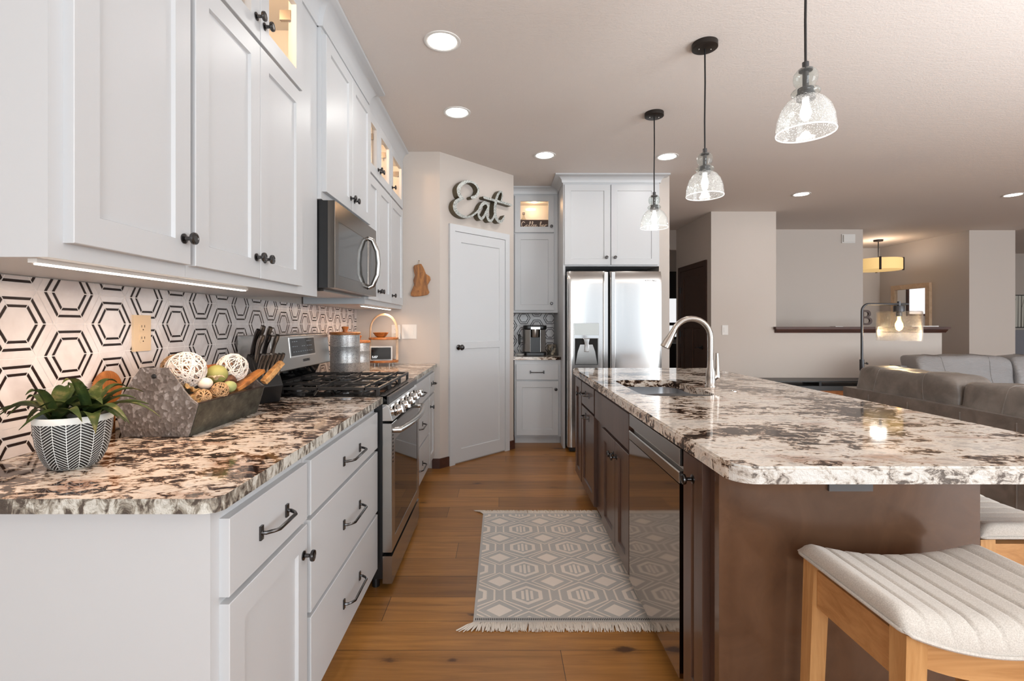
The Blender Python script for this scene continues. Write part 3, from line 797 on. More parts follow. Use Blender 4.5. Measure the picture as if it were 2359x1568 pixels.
# refrigerator surround
fc = cabinet('refrigerator_cabinet', 'white double-door cabinet above the stainless refrigerator', (0.634, 4.93, 0), 0, 0.977, 0.83, 1.845, 2.69,
        [('door', 0.014, 0.476, 1.857, 2.668, [('knob', 0.435, 1.93)]), ('door', 0.484, 0.955, 1.857, 2.668, [('knob', 0.522, 1.93)])])
bm = B(); box(bm, 0, 0.022, 0, 0.83, 0, 1.845); obj('side_panel', bm, M['white'], fc)
bm = B(); molding(bm, [(0.134, 5.36), (0.632, 5.36)], crown(0.06, 0.075, TZ)); struct('trim_5', bm, M['white'], smooth=35)
bm = B(); molding(bm, [(0.634, 5.29), (0.634, 4.93), (1.611, 4.93), (1.611, 4.953)], crown(0.085, 0.075, TZ)); struct('trim_6', bm, M['white'], smooth=35)

# ------------------------------------------------------------------ island
XI = 0.605
def isl(y): return (XI, y, 0)
E = 'espresso'
cabinet('island_cabinet', 'narrow espresso island cabinet between dishwasher and island end panel', isl(1.559), -R90, 0.195, 0.69, 0.105, 0.872,
        [('door', 0.008, 0.155, 0.118, 0.858, [('knob', 0.085, 0.79)])], m=E, toe=0.1)
cabinet('island_cabinet', 'espresso sink cabinet with false front over two doors beside the dishwasher', isl(3.018), -R90, 0.826, 0.69, 0.105, 0.872,
        [('drawer', 0.012, 0.806, 0.682, 0.85), ('door', 0.215, 0.538, 0.118, 0.665, [('knob', 0.508, 0.59)]), ('door', 0.542, 0.806, 0.118, 0.665, [('knob', 0.572, 0.59)])], m=E, toe=0.1, shell=0.60)
cabinet('island_cabinet', 'espresso island cabinet with short drawer over a tall pull-handled door', isl(3.503), -R90, 0.483, 0.69, 0.105, 0.872,
        [('drawer', 0.012, 0.468, 0.695, 0.85, [('bar', 0.24, 0.785, 0.13)]), ('door', 0.012, 0.468, 0.118, 0.68, [('bar', 0.24, 0.635, 0.13)])], m=E, toe=0.1)
cabinet('island_cabinet', 'slim tall-door espresso cabinet at the far end of the island', isl(3.80), -R90, 0.295, 0.69, 0.105, 0.872,
        [('door', 0.010, 0.283, 0.118, 0.85, [('knob', 0.25, 0.755)])], m=E, toe=0.1)
ep = thing('island_end_panel', 'plain brown veneer end panel of the island behind the stool', 'panel', (0.6, 1.338, 0))
bm = B(); box(bm, 0.012, 0.70, 0, 0.024, 0.0, 0.872); obj('panel', bm, M['espresso_panel'], ep)
bm = B(); box(bm, 0.0, 0.03, -0.003, 0.024, 0.0, 0.872); obj('corner_stile', bm, M['espresso_panel'], ep, bevel=0.002)
bm = B(); box(bm, 0.70, 0.72, 0, 2.466, 0.0, 0.872); obj('back_panel', bm, M['espresso_panel'], ep)

# island worktop with an undermount sink cut-out
bm = B()
out = rounded(0.564, 1.655, 1.174, 3.83, 0.06, 8, (1, 0, 0, 1))
prism(bm, out, 0.873, 0.915)
bmesh.ops.bevel(bm, geom=[e for e in bm.edges if abs(e.verts[0].co.z-e.verts[1].co.z) < 1e-6 and e.verts[0].co.z > 0.9], offset=0.006, segments=2, affect='EDGES')
top = obj('island_countertop', bm, [M['granite_i'], M['granite_e']])
cb = B(); prism(cb, rounded(0.69, 1.055, 2.33, 2.995, 0.09, 8), 0.80, 1.0); boolean(top, cb)
if len(top.data.materials) < 2:
    top.data.materials.clear(); top.data.materials.append(M['granite_i']); top.data.materials.append(M['granite_e'])
for p in top.data.polygons:
    c = p.center
    p.material_index = 1 if (p.normal.y < -0.35 and c.y < 1.25 and abs(p.normal.z) < 0.5) else 0
tag(top, 'cream and brown granite countertop of the kitchen island', 'countertop')

# sink
sk = thing('sink', 'stainless undermount sink set in the island countertop', 'sink', (0.69, 2.33, 0.668))
bm = B()
def loop(r, z, ins): return [bm.verts.new((x, y, z)) for x, y in rounded(-0.008+ins, 0.373-ins, -0.008+ins, 0.673-ins, r, 8)]
A = [loop(0.095, 0.2040, -0.012), loop(0.09, 0.2040, 0), loop(0.085, 0.03, 0.006), loop(0.06, 0.006, 0.03)]
for p, q in zip(A, A[1:]):
    for k in range(len(p)): bm.faces.new((p[k], p[(k+1) % len(p)], q[(k+1) % len(q)], q[k]))
bm.faces.new(A[-1]); bmesh.ops.recalc_face_normals(bm, faces=bm.faces)
obj('basin', bm, M['sinksteel'], sk, smooth=50)
bm = B(); lathe(bm, [(0.045, 0), (0.04, 0.004), (0.01, 0.002)], 20, (0.182, 0.33, 0.007)); obj('drain', bm, M['nickel'], sk, smooth=40)
bm = B()
arc = [(0.012, 0.012), (0.353, 0.012)] + [(0.353-0.341*k/16, 0.11+0.055*math.sin(PI*k/16)) for k in range(17)]
prism(bm, arc, 0.10, 0.238)
tag(obj('sink_caddy', bm, M['mesh_mat'], loc=(0.69, 2.322, 0.668), bevel=0.004), 'charcoal mesh caddy hung across the near end of the sink', 'caddy')

# faucet
fx, fy = 1.158, 2.68
fa = thing('faucet', 'brushed nickel gooseneck faucet standing behind the island sink', 'faucet', (fx, fy, 0.915))
bm = B(); lathe(bm, [(0.028, 0), (0.028, 0.006), (0.024, 0.012), (0.026, 0.05), (0.024, 0.085), (0.0175, 0.11), (0.0165, 0.15)], 24)
obj('base', bm, M['nickel'], fa, smooth=40)
bm = B(); pts = [(0, 0, 0.10), (0, 0, 0.17), (0, 0, 0.27)]
R = 0.105
for k in range(1, 13):
    a = math.radians(158)*k/12; pts.append((-R+R*math.cos(a), 0, 0.27+R*math.sin(a)))
tube(bm, pts, 0.0155, 14); obj('spout', bm, M['nickel'], fa, smooth=40)
bm = B(); e = Vector(pts[-1]); dr = (Vector(pts[-1])-Vector(pts[-2])).normalized()
tube(bm, [e, e+dr*0.025, e+dr*0.07, e+dr*0.105, e+dr*0.107], [0.0165, 0.018, 0.024, 0.026, 0.020], 14); obj('spray_head', bm, M['nickel'], fa, smooth=40)
bm = B(); tube(bm, [(0.015, 0, 0.05), (0.034, 0, 0.06)], [0.02, 0.017], 12); tube(bm, [(0.036, 0, 0.052), (0.036, -0.002, 0.10), (0.033, -0.006, 0.185)], [0.017, 0.012, 0.0085], 12)
obj('lever', bm, M['nickel'], fa, smooth=40)
bm = B(); lathe(bm, [(0.014, 0), (0.014, 0.003), (0.011, 0.005), (0, 0.006)], 18, (1.20, 2.50, 0.915))
tag(obj('disposal_button', bm, M['mirrorsteel'], smooth=40), 'small chrome push button on the island countertop beside the faucet', 'button')

M['outletgrey'] = mat('grey_metal_plate', (92, 90, 90), 0.5, 0.4)
# outlet on the end panel
ol = thing('outlet', 'dark metal outlet plate under the island countertop overhang', 'outlet', (0.96, 1.338, 0.84))
bm = B(); box(bm, -0.06, 0.06, -0.007, 0, -0.038, 0.03); obj('plate', bm, M['outletgrey'], ol, bevel=0.006)
for s in (-0.02, 0.02):
    bm = B(); lathe(bm, [(0.016, 0), (0.016, 0.003), (0, 0.003)], 16, (s, -0.007, 0.002), 'y'); obj('socket', bm, M['pewter'], ol, smooth=40)
# ------------------------------------------------------------------ gas range
rg = thing('gas_range', 'stainless gas range with black grates set into the left counter', 'range', (-0.6, 2.303, 0), R90)
W = 0.764
bm = B(); box(bm, 0.004, W-0.004, -0.04, 0.645, 0.05, 0.893); obj('body', bm, M['black'], rg)
for x in (0.04, W-0.04):
    for y in (0.0, 0.6):
        bm = B(); cyl(bm, (x, y, 0.0), 0.018, 0.05, 'z', 12); obj('foot', bm, M['black'], rg)
bm = B(); box(bm, 0.0, W, -0.086, -0.042, 0.03, 0.160); obj('drawer', bm, M['steel'], rg, bevel=0.004)
bm = B(); front(bm, 0.0, W, 0.178, 0.788, 0.044, [(0.065, W-0.065, 0.235, 0.70)], 0.004, 0.003, y=-0.042)
dr = obj('oven_door', bm, M['steel'], rg)
bm = B(); box(bm, 0.066, W-0.066, -0.0845, -0.082, 0.236, 0.699); obj('oven_window', bm, M['ovenglass'], dr)
bm = B()
hx = [(0.035, -0.086, 0.752)] + [(0.035+0.694*k/14, -0.115-0.035*math.sin(PI*k/14), 0.752) for k in range(15)] + [(0.729, -0.086, 0.752)]
tube(bm, hx, 0.0145, 12); obj('oven_handle', bm, M['steel'], dr, smooth=40)
bm = B()
for k in range(9): box(bm, 0.016, 0.030, -0.0868, -0.0858, 0.60+0.018*k, 0.607+0.018*k)
for k in range(22):
    for j in range(2): box(bm, 0.12+0.0245*k, 0.135+0.0245*k, -0.0868, -0.0858, 0.728+0.024*j+0.03, 0.738+0.024*j+0.03) if j else None
obj('vent_slots', bm, M['gap'], dr)
bm = B(); prism(bm, [(-0.04, 0.80), (-0.090, 0.80), (-0.072, 0.868), (-0.06, 0.880), (-0.04, 0.880)], 0.0, W, 'x'); cpn = obj('control_panel', bm, M['mirrorsteel'], rg, bevel=0.002)
for k in range(5):
    kx = 0.10 + 0.141*k
    bm = B(); lathe(bm, [(0.026, 0), (0.027, 0.004), (0.021, 0.007), (0.0205, 0.030), (0.018, 0.034), (0, 0.034)], 20, (0, 0, 0), 'y')
    box(bm, -0.005, 0.005, -0.046, -0.030, -0.02, 0.02)
    kb = obj('burner_knob', bm, M['mirrorsteel'], cpn, smooth=35, loc=(kx, -0.083, 0.834), rot=(-0.25, 0, 0))
bm = B(); box(bm, 0.0, W, -0.062, 0.60, 0.893, 0.918); obj('cooktop', bm, M['blackglass'], rg, bevel=0.006)
bm = B(); prism(bm, [(-0.064, 0.882), (-0.074, 0.886), (-0.070, 0.915), (-0.03, 0.922), (-0.03, 0.9185), (-0.062, 0.9)], 0, W, 'x'); obj('front_trim', bm, M['pewter'], rg)
for bx, by, br in ((0.15, 0.10, 0.042), (0.15, 0.42, 0.034), (W/2, 0.26, 0.046), (W-0.15, 0.10, 0.046), (W-0.15, 0.42, 0.034)):
    bm = B(); lathe(bm, [(br*1.5, 0), (br*1.45, 0.003), (br, 0.005), (br, 0.014), (br*0.92, 0.018), (br*0.9, 0.024), (0, 0.025)], 24, (bx, by, 0.918))
    obj('burner', bm, M['iron'], rg, smooth=40)
def bar(bm, a, b, w=0.011, h=0.012):
    a, b = Vector(a), Vector(b); d = (b-a).normalized(); s = d.cross(Vector((0, 0, 1))).normalized()*w/2; u = Vector((0, 0, h/2))
    A = [bm.verts.new(a+q) for q in (-s-u, s-u, s+u, -s+u)]; C = [bm.verts.new(b+q) for q in (-s-u, s-u, s+u, -s+u)]
    bm.faces.new(A[::-1]); bm.faces.new(C)
    for k in range(4): bm.faces.new((A[k], A[(k+1) % 4], C[(k+1) % 4], C[k]))
for g in range(3):
    x0, x1 = 0.018 + g*0.245, 0.018 + g*0.245 + 0.238
    bm = B(); z = 0.958; y0, y1 = -0.015, 0.555
    for x in (x0, x1): bar(bm, (x, y0, z-0.006), (x, y1, z-0.006))
    for y in (y0, y1, (y0+y1)/2): bar(bm, (x0, y, z-0.006), (x1, y, z-0.006))
    for k in range(5):
        yy = y0 + 0.06 + k*0.1125
        bar(bm, (x0, yy, z), (x0+0.085, yy, z), 0.009); bar(bm, (x1, yy, z), (x1-0.085, yy, z), 0.009)
        for x in (x0, x1):
            bar(bm, (x, yy, z-0.006), (x, yy+0.02, 0.922), 0.011, 0.014) if k % 2 == 0 else None
    for y in (y0+0.15, y1-0.15): bar(bm, ((x0+x1)/2, y-0.1, z), ((x0+x1)/2, y+0.1, z), 0.009)
    for x in (x0, x1):
        for y in (y0, y1): bar(bm, (x, y, z-0.006), (x, y+0.001, 0.918), 0.014, 0.014); box(bm, x-0.007, x+0.007, y-0.007, y+0.007, 0.918, z)
    if g == 1:
        for a in range(24):
            p, q = a*PI/12, (a+1)*PI/12
            bar(bm, (W/2+0.07*math.cos(p), 0.26+0.07*math.sin(p), z), (W/2+0.07*math.cos(q), 0.26+0.07*math.sin(q), z), 0.009)
    obj('grate', bm, M['iron'], rg)
bm = B(); prism(bm, [(0.600, 0.90), (0.575, 0.93), (0.53, 1.02), (0.65, 1.02), (0.65, 0.90)], 0.012, W-0.012, 'x'); obj('backguard_base', bm, M['blackglass'], rg, bevel=0.004)
bm = B(); prism(bm, [(0.474, 1.028), (0.476, 1.022), (0.56, 1.018), (0.648, 1.018), (0.648, 1.205), (0.50, 1.205), (0.492, 1.200)], 0.0, W, 'x')
bg = obj('backguard', bm, M['steel'], rg, bevel=0.003)
tl = math.atan2(0.018, 0.172)
sl = lambda z: 0.474 + (z-1.028)*0.018/0.172
pn = bpy.data.objects.new('x', None)
bpy.data.objects.remove(pn)
bm = B(); box(bm, 0.205, 0.525, -0.004, 0.0, 1.092-1.137, 1.182-1.137); dp = obj('display', bm, M['blackglass'], bg, loc=(0, sl(1.137)+0.0005, 1.137), rot=(-tl, 0, 0), bevel=0.001)
bm = B()
box(bm, 0.198, 0.532, -0.0025, 0.0, 1.092-1.137-0.007, 1.182-1.137+0.007)
obj('display_frame', bm, M['mirrorsteel'], bg, loc=(0, sl(1.137)+0.0005, 1.137), rot=(-tl, 0, 0))
bm = B()
for zz, xs in ((0.028, (0.225, 0.250, 0.275, 0.415, 0.44, 0.465)), (0.002, (0.225, 0.25, 0.275, 0.345, 0.37, 0.415, 0.44, 0.465)), (-0.026, (0.23, 0.26, 0.29, 0.32, 0.35, 0.38, 0.41, 0.44, 0.47))):
    for x in xs: box(bm, x, x+0.016, -0.0046, -0.0038, zz, zz+0.0035)
obj('display_print', bm, M['display'], dp)
text('badge_letters', 'SAMSUNG', 0.02, M['logo'], bg, (0.40, sl(1.06)-0.0012, 1.062), (PI/2-tl, 0, 0))

# ------------------------------------------------------------------ over-range microwave
mw = thing('microwave', 'stainless over-the-range microwave hung under the white cabinet', 'microwave', (-0.86, 2.303, 1.432), R90)
bm = B(); box(bm, 0.0, W, -0.042, 0.385, 0.0, 0.414); obj('case', bm, M['black'], mw, bevel=0.003)
bm = B(); front(bm, 0.0, W, 0.0, 0.414, 0.034, [(0.05, 0.58, 0.062, 0.325)], 0.004, 0.003, y=-0.042); dr = obj('door', bm, M['steel_mw'], mw)
bm = B(); box(bm, 0.052, 0.578, -0.0735, -0.071, 0.064, 0.323); obj('door_window', bm, M['mwglass'], dr)
bm = B(); tube(bm, [(0.585, -0.076, 0.335), (0.588, -0.10, 0.325), (0.595, -0.125, 0.26), (0.598, -0.131, 0.19), (0.595, -0.125, 0.12), (0.588, -0.10, 0.055), (0.585, -0.076, 0.045)], 0.012, 12, flat=1.2); obj('handle', bm, M['steel'], dr, smooth=50)
bm = B(); box(bm, 0.635, 0.75, -0.0775, -0.076, 0.05, 0.35); obj('keypad', bm, M['mwglass'], dr)
bm = B(); box(bm, 0.06, W-0.06, 0.0, 0.3, -0.012, -0.0005); obj('bottom_vent', bm, M['steel'], mw)

# ------------------------------------------------------------------ refrigerator
fr = thing('refrigerator', 'stainless side-by-side refrigerator with water dispenser', 'refrigerator', (0.657, 4.75, 0))
FW, FT = 0.92, 1.777
bm = B(); box(bm, 0.008, FW-0.008, 0.07, 0.86, 0.035, 1.76); obj('case', bm, M['black'], fr)
bm = B(); box(bm, 0.02, FW-0.02, 0.03, 0.07, 0.012, 0.05); obj('kick_grille', bm, M['black'], fr)
def fridge_door(x0, x1, label):
    bm = B(); nx, nz = 18, 40
    z0, z1 = 0.055, FT
    def P(i, j):
        u = i/nx; v = j/nz; x = x0+(x1-x0)*u; z = z0+(z1-z0)*v
        y = -0.007*(1-(2*u-1)**2)
        dz = max(0.0, (z-(z1-0.085))/0.085); y += 0.028*dz**2.0
        e = min(u, 1-u)*(x1-x0); y += 0.010*max(0, 1-e/0.012)**2
        return (x, y, z)
    G = [[bm.verts.new(P(i, j)) for j in range(nz+1)] for i in range(nx+1)]
    for i in range(nx):
        for j in range(nz): bm.faces.new((G[i][j], G[i+1][j], G[i+1][j+1], G[i][j+1]))
    bd = [G[i][0] for i in range(nx+1)] + [G[nx][j] for j in range(1, nz+1)] + [G[i][nz] for i in range(nx-1, -1, -1)] + [G[0][j] for j in range(nz-1, 0, -1)]
    bk = [bm.verts.new((v.co.x, 0.068, v.co.z)) for v in bd]
    for k in range(len(bd)): bm.faces.new((bd[(k+1) % len(bd)], bd[k], bk[k], bk[(k+1) % len(bd)]))
    bm.faces.new(bk)
    bmesh.ops.recalc_face_normals(bm, faces=bm.faces)
    return obj('door', bm, M['steel_x'], fr, smooth=35)
da = fridge_door(0.0, 0.388, 'freezer')
db = fridge_door(0.418, FW, 'fridge')
bm = B(); box(bm, 0.388, 0.418, 0.035, 0.07, 0.055, 1.77); obj('door_gap', bm, M['gap'], fr)
for d, hx in ((da, 0.352), (db, 0.422)):
    bm = B(); box(bm, hx, hx+0.034, -0.030, -0.004, 0.2, 1.765); obj('handle', bm, M['steel_x'], d, bevel=0.005)
ds = thing('x', None, None); bpy.data.objects.remove(ds)
bm = B(); box(bm, 0.055, 0.30, -0.026, -0.010, 0.855, 1.27); bz = obj('dispenser', bm, M['steel'], da, bevel=0.004)
bm = B(); box(bm, 0.060, 0.295, -0.029, -0.024, 1.155, 1.265); obj('dispenser_panel', bm, mat('pale_dispenser_panel', (206, 214, 214), 0.2), bz)
bm = B()
box(bm, 0.066, 0.289, -0.0275, -0.0255, 0.865, 1.12); obj('dispenser_recess', bm, M['gap'], bz)
bm = B(); prism(bm, [(0.072, 0.87), (0.283, 0.87), (0.262, 0.99), (0.238, 1.06), (0.117, 1.06), (0.093, 0.99)], -0.030, -0.028, 'y'); obj('splash_plate', bm, M['steel'], bz)
bm = B(); prism(bm, [(0.145, 1.118), (0.21, 1.118), (0.20, 1.07), (0.20, 0.99), (0.155, 0.99), (0.155, 1.07)], -0.045, -0.031, 'y'); obj('nozzle', bm, M['mirrorsteel'], bz, bevel=0.004)
bm = B(); box(bm, 0.06, 0.295, -0.034, -0.026, 1.125, 1.15); obj('dispenser_lip', bm, M['mirrorsteel'], bz, bevel=0.002)
text('badge_letters', 'SAMSUNG', 0.024, M['logo'], db, (0.80, -0.0062, 1.682), space=1.25)

# ------------------------------------------------------------------ dishwasher
dw = thing('dishwasher', 'polished stainless dishwasher in the island', 'dishwasher', (0.605, 2.186, 0), -R90)
DW = 0.62
bm = B(); box(bm, 0.006, DW-0.006, 0, 0.60, 0.105, 0.87); obj('tub', bm, M['black'], dw)
bm = B(); box(bm, 0, DW, 0.05, 0.07, 0, 0.104); obj('toe_kick', bm, M['black'], dw)
bm = B(); box(bm, 0.004, DW-0.004, -0.027, -0.001, 0.115, 0.742); dd = obj('door', bm, M['steel_dw'], dw, bevel=0.004)
bm = B(); prism(bm, [(-0.001, 0.858), (-0.027, 0.858), (-0.027, 0.803), (-0.008, 0.798), (-0.008, 0.786), (-0.027, 0.784), (-0.0295, 0.780), (-0.0275, 0.745), (-0.001, 0.745)], 0.004, DW-0.004, 'x')
obj('control_panel', bm, M['steel'], dd, bevel=0.0012)

# ------------------------------------------------------------------ rug
ru = thing('rug', 'grey and cream patterned kitchen rug with fringed ends beside the island', 'rug', (0, 0, 0))
rx0, rx1, ry0, ry1 = -0.115, 0.652, 2.045, 3.22
bm = B(); box(bm, rx0, rx1, ry0, ry1, 0.0005, 0.007); obj('field', bm, M['rugbase'], ru, bevel=0.002)
bm = B()
t = bmesh.new()
def poly_ring(cx, cy, pts, k0, k1):
    n = len(pts)
    for i in range(n):
        a, b = pts[i], pts[(i+1) % n]
        t.faces.new([t.verts.new((cx+p[0]*k, cy+p[1]*k, 0.0078)) for p, k in ((a, k0), (b, k0), (b, k1), (a, k1))])
def poly_fill(cx, cy, pts): t.faces.new([t.verts.new((cx+p[0], cy+p[1], 0.0078)) for p in pts])
px, py = 0.257, 0.240
dia = [(0.058, 0), (0, 0.046), (-0.058, 0), (0, -0.046)]
hexa = [(0.112, -0.046), (0.112, 0.046), (0, 0.118), (-0.112, 0.046), (-0.112, -0.046), (0, -0.118)]
for i in range(-1, 5):
    for j in range(-1, 7):
        cx, cy = -0.005 + i*px, 2.128 + j*py
        poly_fill(cx, cy, dia)
        poly_ring(cx, cy, [(0.104, 0), (0, 0.083), (-0.104, 0), (0, -0.083)], 0.90, 1.0)
        hx_, hy_ = cx+px/2, cy+py/2
        poly_ring(hx_, hy_, hexa, 0.90, 0.98)
        poly_ring(hx_, hy_, [(0.074, -0.036), (0.074, 0.036), (0, 0.083), (-0.074, 0.036), (-0.074, -0.036), (0, -0.083)], 0.70, 0.95)
        for o in (-0.021, 0, 0.021):
            h = 0.036 if o else 0.046
            poly_fill(hx_+o, hy_, [(-0.0065, -h), (0.0065, -h), (0.0065, h), (-0.0065, h)])
for co, no in (((rx0+0.012, 0, 0), (-1, 0, 0)), ((rx1-0.012, 0, 0), (1, 0, 0)), ((0, ry0+0.035, 0), (0, -1, 0)), ((0, ry1-0.02, 0), (0, 1, 0))):
    bmesh.ops.bisect_plane(t, geom=t.verts[:]+t.edges[:]+t.faces[:], plane_co=co, plane_no=no, clear_outer=True)
for f in t.faces: bm.faces.new([bm.verts.new(v.co) for v in f.verts])
t.free(); bmesh.ops.recalc_face_normals(bm, faces=bm.faces)
for f in bm.faces:
    if f.normal.z < 0: f.normal_flip()
obj('pile_pattern', bm, M['rugpile'], ru)
bm = B()
for k in range(96): box(bm, rx0+0.008+k*0.0079, rx0+0.0115+k*0.0079, ry0+0.012, ry0+0.026, 0.007, 0.0082)
obj('stitched_edge', bm, M['rugdark'], ru)
for yy, s in ((ry0, -1), (ry1, 1)):
    bm = B()
    for k in range(360):
        x = rx0 + 0.002 + (rx1-rx0-0.004)*k/359 + random.uniform(-0.003, 0.003)
        ln = random.uniform(0.045, 0.062); dx = random.uniform(-0.016, 0.010)
        if k < 20: dx -= 0.06*(1-k/20)
        tube(bm, [(x, yy, 0.005), (x+dx*0.4, yy+s*ln*0.5, random.uniform(0.006, 0.014)), (x+dx, yy+s*ln, 0.004)], [0.0030, 0.0032, 0.0014], 5)
    tag(obj('fringe', bm, M['fringe'], ru, smooth=60), kind='stuff')

# ------------------------------------------------------------------ left counter things
CT = 0.9155
# potted plant
pp = thing('potted_plant', 'small succulent-like plant in a black and white herringbone pot', 'plant', (-1.035, 1.18, CT))
m = mat('herringbone_glaze', (24, 24, 24), 0.45); t = NT(m)
tc = t.n('ShaderNodeTexCoord'); sx = t.n('ShaderNodeSeparateXYZ'); t.l(tc.outputs['Object'], sx.inputs[0])
a = t.math('MULTIPLY', t.math('ARCTAN2', sx.outputs[1], sx.outputs[0]), 18/(2*PI))
a = t.math('ADD', a, 40.0)
tri = t.math('PINGPONG', a, 1.0)
st = t.math('FRACT', t.math('ADD', t.math('MULTIPLY', sx.outputs[2], 150.0), t.math('MULTIPLY', tri, 2.4)))
fc_ = t.math('FRACT', a)
e1 = t.math('LESS_THAN', st, 0.24); e2 = t.math('LESS_THAN', fc_, 0.05)
t.color(t.mix(t.math('MAXIMUM', e1, e2), (20, 20, 20), (224, 228, 226)))
M['herring'] = m
pr = [(0.040, 0.0), (0.047, 0.004), (0.054, 0.012), (0.063, 0.032), (0.070, 0.060), (0.074, 0.090), (0.0755, 0.112), (0.0762, 0.124), (0.074, 0.127), (0.070, 0.124), (0.069, 0.105)]
bm = B(); lathe(bm, pr, 48)
for f in bm.faces:
    c = f.calc_center_median(); f.material_index = 1 if (c.z > 0.110 or c.z < 0.006) else 0
obj('pot', bm, [M['herring'], M['cement']], pp, smooth=50)
bm = B(); lathe(bm, [(0.0685, 0.0), (0.04, 0.004), (0, 0.006)], 28, (0, 0, 0.106)); obj('soil', bm, M['soil'], pp, smooth=60)
bm = B()
def leaf(bm, base, az, L, wd, lift, droop, seg=9):
    prev = None
    d = Vector((math.cos(az), math.sin(az), 0)); sd = Vector((-math.sin(az), math.cos(az), 0))
    for k in range(seg+1):
        u = k/seg
        p = Vector(base) + d*(L*u*(0.75+0.25*u)) + Vector((0, 0, lift*math.sin(u*PI*0.62) - droop*u*u*u))
        ww = wd*(0.55+2.3*u*(1-u))*(1-u)**0.55*1.15 if u < 1 else 0.0004
        cup = ww*0.35
        ring = [bm.verts.new(p - sd*ww + Vector((0, 0, cup))), bm.verts.new(p - Vector((0, 0, 0.0015))), bm.verts.new(p + sd*ww + Vector((0, 0, cup)))]
        if prev:
            for q in range(2): bm.faces.new((prev[q], prev[q+1], ring[q+1], ring[q]))
        prev = ring
rr = random.Random(5)
for cx, cy, n, sc in ((-0.030, -0.014, 11, 1.0), (0.032, 0.008, 11, 1.0), (0.0, 0.03, 7, 0.9)):
    for k in range(n):
        inner = k % 3
        az = 2*PI*k/n*1.618 + rr.uniform(-0.2, 0.2)
        leaf(bm, (cx, cy, 0.108), az, sc*(0.135-0.032*inner)*rr.uniform(0.88, 1.15), rr.uniform(0.015, 0.021), (0.045+0.026*inner)*rr.uniform(0.8, 1.15), rr.uniform(0.005, 0.05)*(1-inner*0.4), 11)
for az, L in ((0.15, 0.17), (2.95, 0.175), (-0.35, 0.165), (3.5, 0.165), (3.2, 0.16)):
    leaf(bm, (0.025*math.cos(az), 0, 0.11), az, L, 0.014, 0.058, 0.05, 12)
bmesh.ops.solidify(bm, geom=bm.faces[:], thickness=0.0012)
obj('foliage', bm, M['leaf'], pp, smooth=70)

# tin caddy
cdx, cdy = -1.052, 1.482
tb = thing('tool_caddy', 'galvanised tin caddy with wooden dowel handle, filled with decorative balls', 'caddy', (cdx, cdy, CT))
CL = 0.42
def endp(y0, y1):
    bm = B()
    prof = [(-0.102, 0), (0.100, 0), (0.130, 0.102), (0.108, 0.118), (0.088, 0.142), (0.065, 0.178), (0.040, 0.211), (-0.045, 0.211), (-0.07, 0.178), (-0.092, 0.142), (-0.11, 0.118), (-0.130, 0.102)]
    prism(bm, prof, y0, y1, 'y'); return obj('end_panel', bm, M['hammered'], tb, bevel=0.0012)
endp(0, 0.006); endp(CL-0.006, CL)
for s in (-1, 1):
    bm = B(); q = [(s*0.101, 0), (s*0.131, 0.102), (s*0.127, 0.102), (s*0.097, 0.0)]
    prism(bm, q if s < 0 else q, 0.006, CL-0.006, 'y'); obj('side_panel', bm, M['tin'], tb)
    bm = B(); tube(bm, [(s*0.129, 0.004, 0.102), (s*0.129, CL-0.004, 0.102)], 0.003, 8); obj('rim', bm, M['tinedge'], tb)
bm = B(); box(bm, -0.098, 0.097, 0.006, CL-0.006, 0.0, 0.004); obj('base', bm, M['tin'], tb)
bm = B(); tube(bm, [(-0.004, 0.004, 0.185), (-0.004, CL-0.004, 0.185)], 0.012, 14); obj('dowel_handle', bm, M['acacia'], tb, smooth=40)
bm = B(); lathe(bm, [(0.007, 0), (0.007, 0.003), (0.003, 0.005), (0, 0.005)], 12, (-0.004, 0, 0.185), 'y'); obj('screw', bm, M['black'], tb, smooth=40)
# filler
bm = B(); nx, ny = 14, 30
G = []
rr = random.Random(3)
for i in range(nx+1):
    col = []
    for j in range(ny+1):
        u = i/nx*2-1; x = u*0.104; y = 0.012 + (CL-0.024)*j/ny
        z = 0.062 + 0.038*(1-u*u) + rr.uniform(-0.006, 0.006)
        col.append(bm.verts.new((x, y, z)))
    G.append(col)
for i in range(nx):
    for j in range(ny): bm.faces.new((G[i][j], G[i+1][j], G[i+1][j+1], G[i][j+1]))
sk_ = [v for v in bm.verts]
bd = [G[i][0] for i in range(nx+1)] + [G[nx][j] for j in range(1, ny+1)] + [G[i][ny] for i in range(nx-1, -1, -1)] + [G[0][j] for j in range(ny-1, 0, -1)]
bk = [bm.verts.new((v.co.x*0.85, v.co.y, 0.005)) for v in bd]
for k in range(len(bd)): bm.faces.new((bd[(k+1) % len(bd)], bd[k], bk[k], bk[(k+1) % len(bd)]))
bm.faces.new(bk); bmesh.ops.recalc_face_normals(bm, faces=bm.faces)
tag(obj('dried_filler', bm, paint('dried_potpourri', (150, 112, 74), 0.9, 0.8, 50), loc=(cdx, cdy, CT)), 'dried shavings heaped in the bottom of the tin caddy', 'filler', kind='stuff')
def vine_ball(name, label, c, r, m, n=44, wd=0.0016, seed=1, group=None):
    bm = B(); q = random.Random(seed)
    for _ in range(n):
        ax = Vector((q.gauss(0, 1), q.gauss(0, 1), q.gauss(0, 1))).normalized(); u = ax.orthogonal().normalized(); v = ax.cross(u)
        off = q.uniform(-0.55, 0.55); rad = math.sqrt(1-off*off)*r*q.uniform(0.93, 1.0); ph = q.uniform(0, 6)
        tube(bm, [ax*off*r + (u*math.cos(t_)+v*math.sin(t_))*rad*(1+0.03*math.sin(3*t_+ph)) for t_ in [2*PI*k/20 for k in range(20)]], wd, 5, True)
    return tag(obj(name, bm, M[m], smooth=60, loc=c), label, 'ball', group)
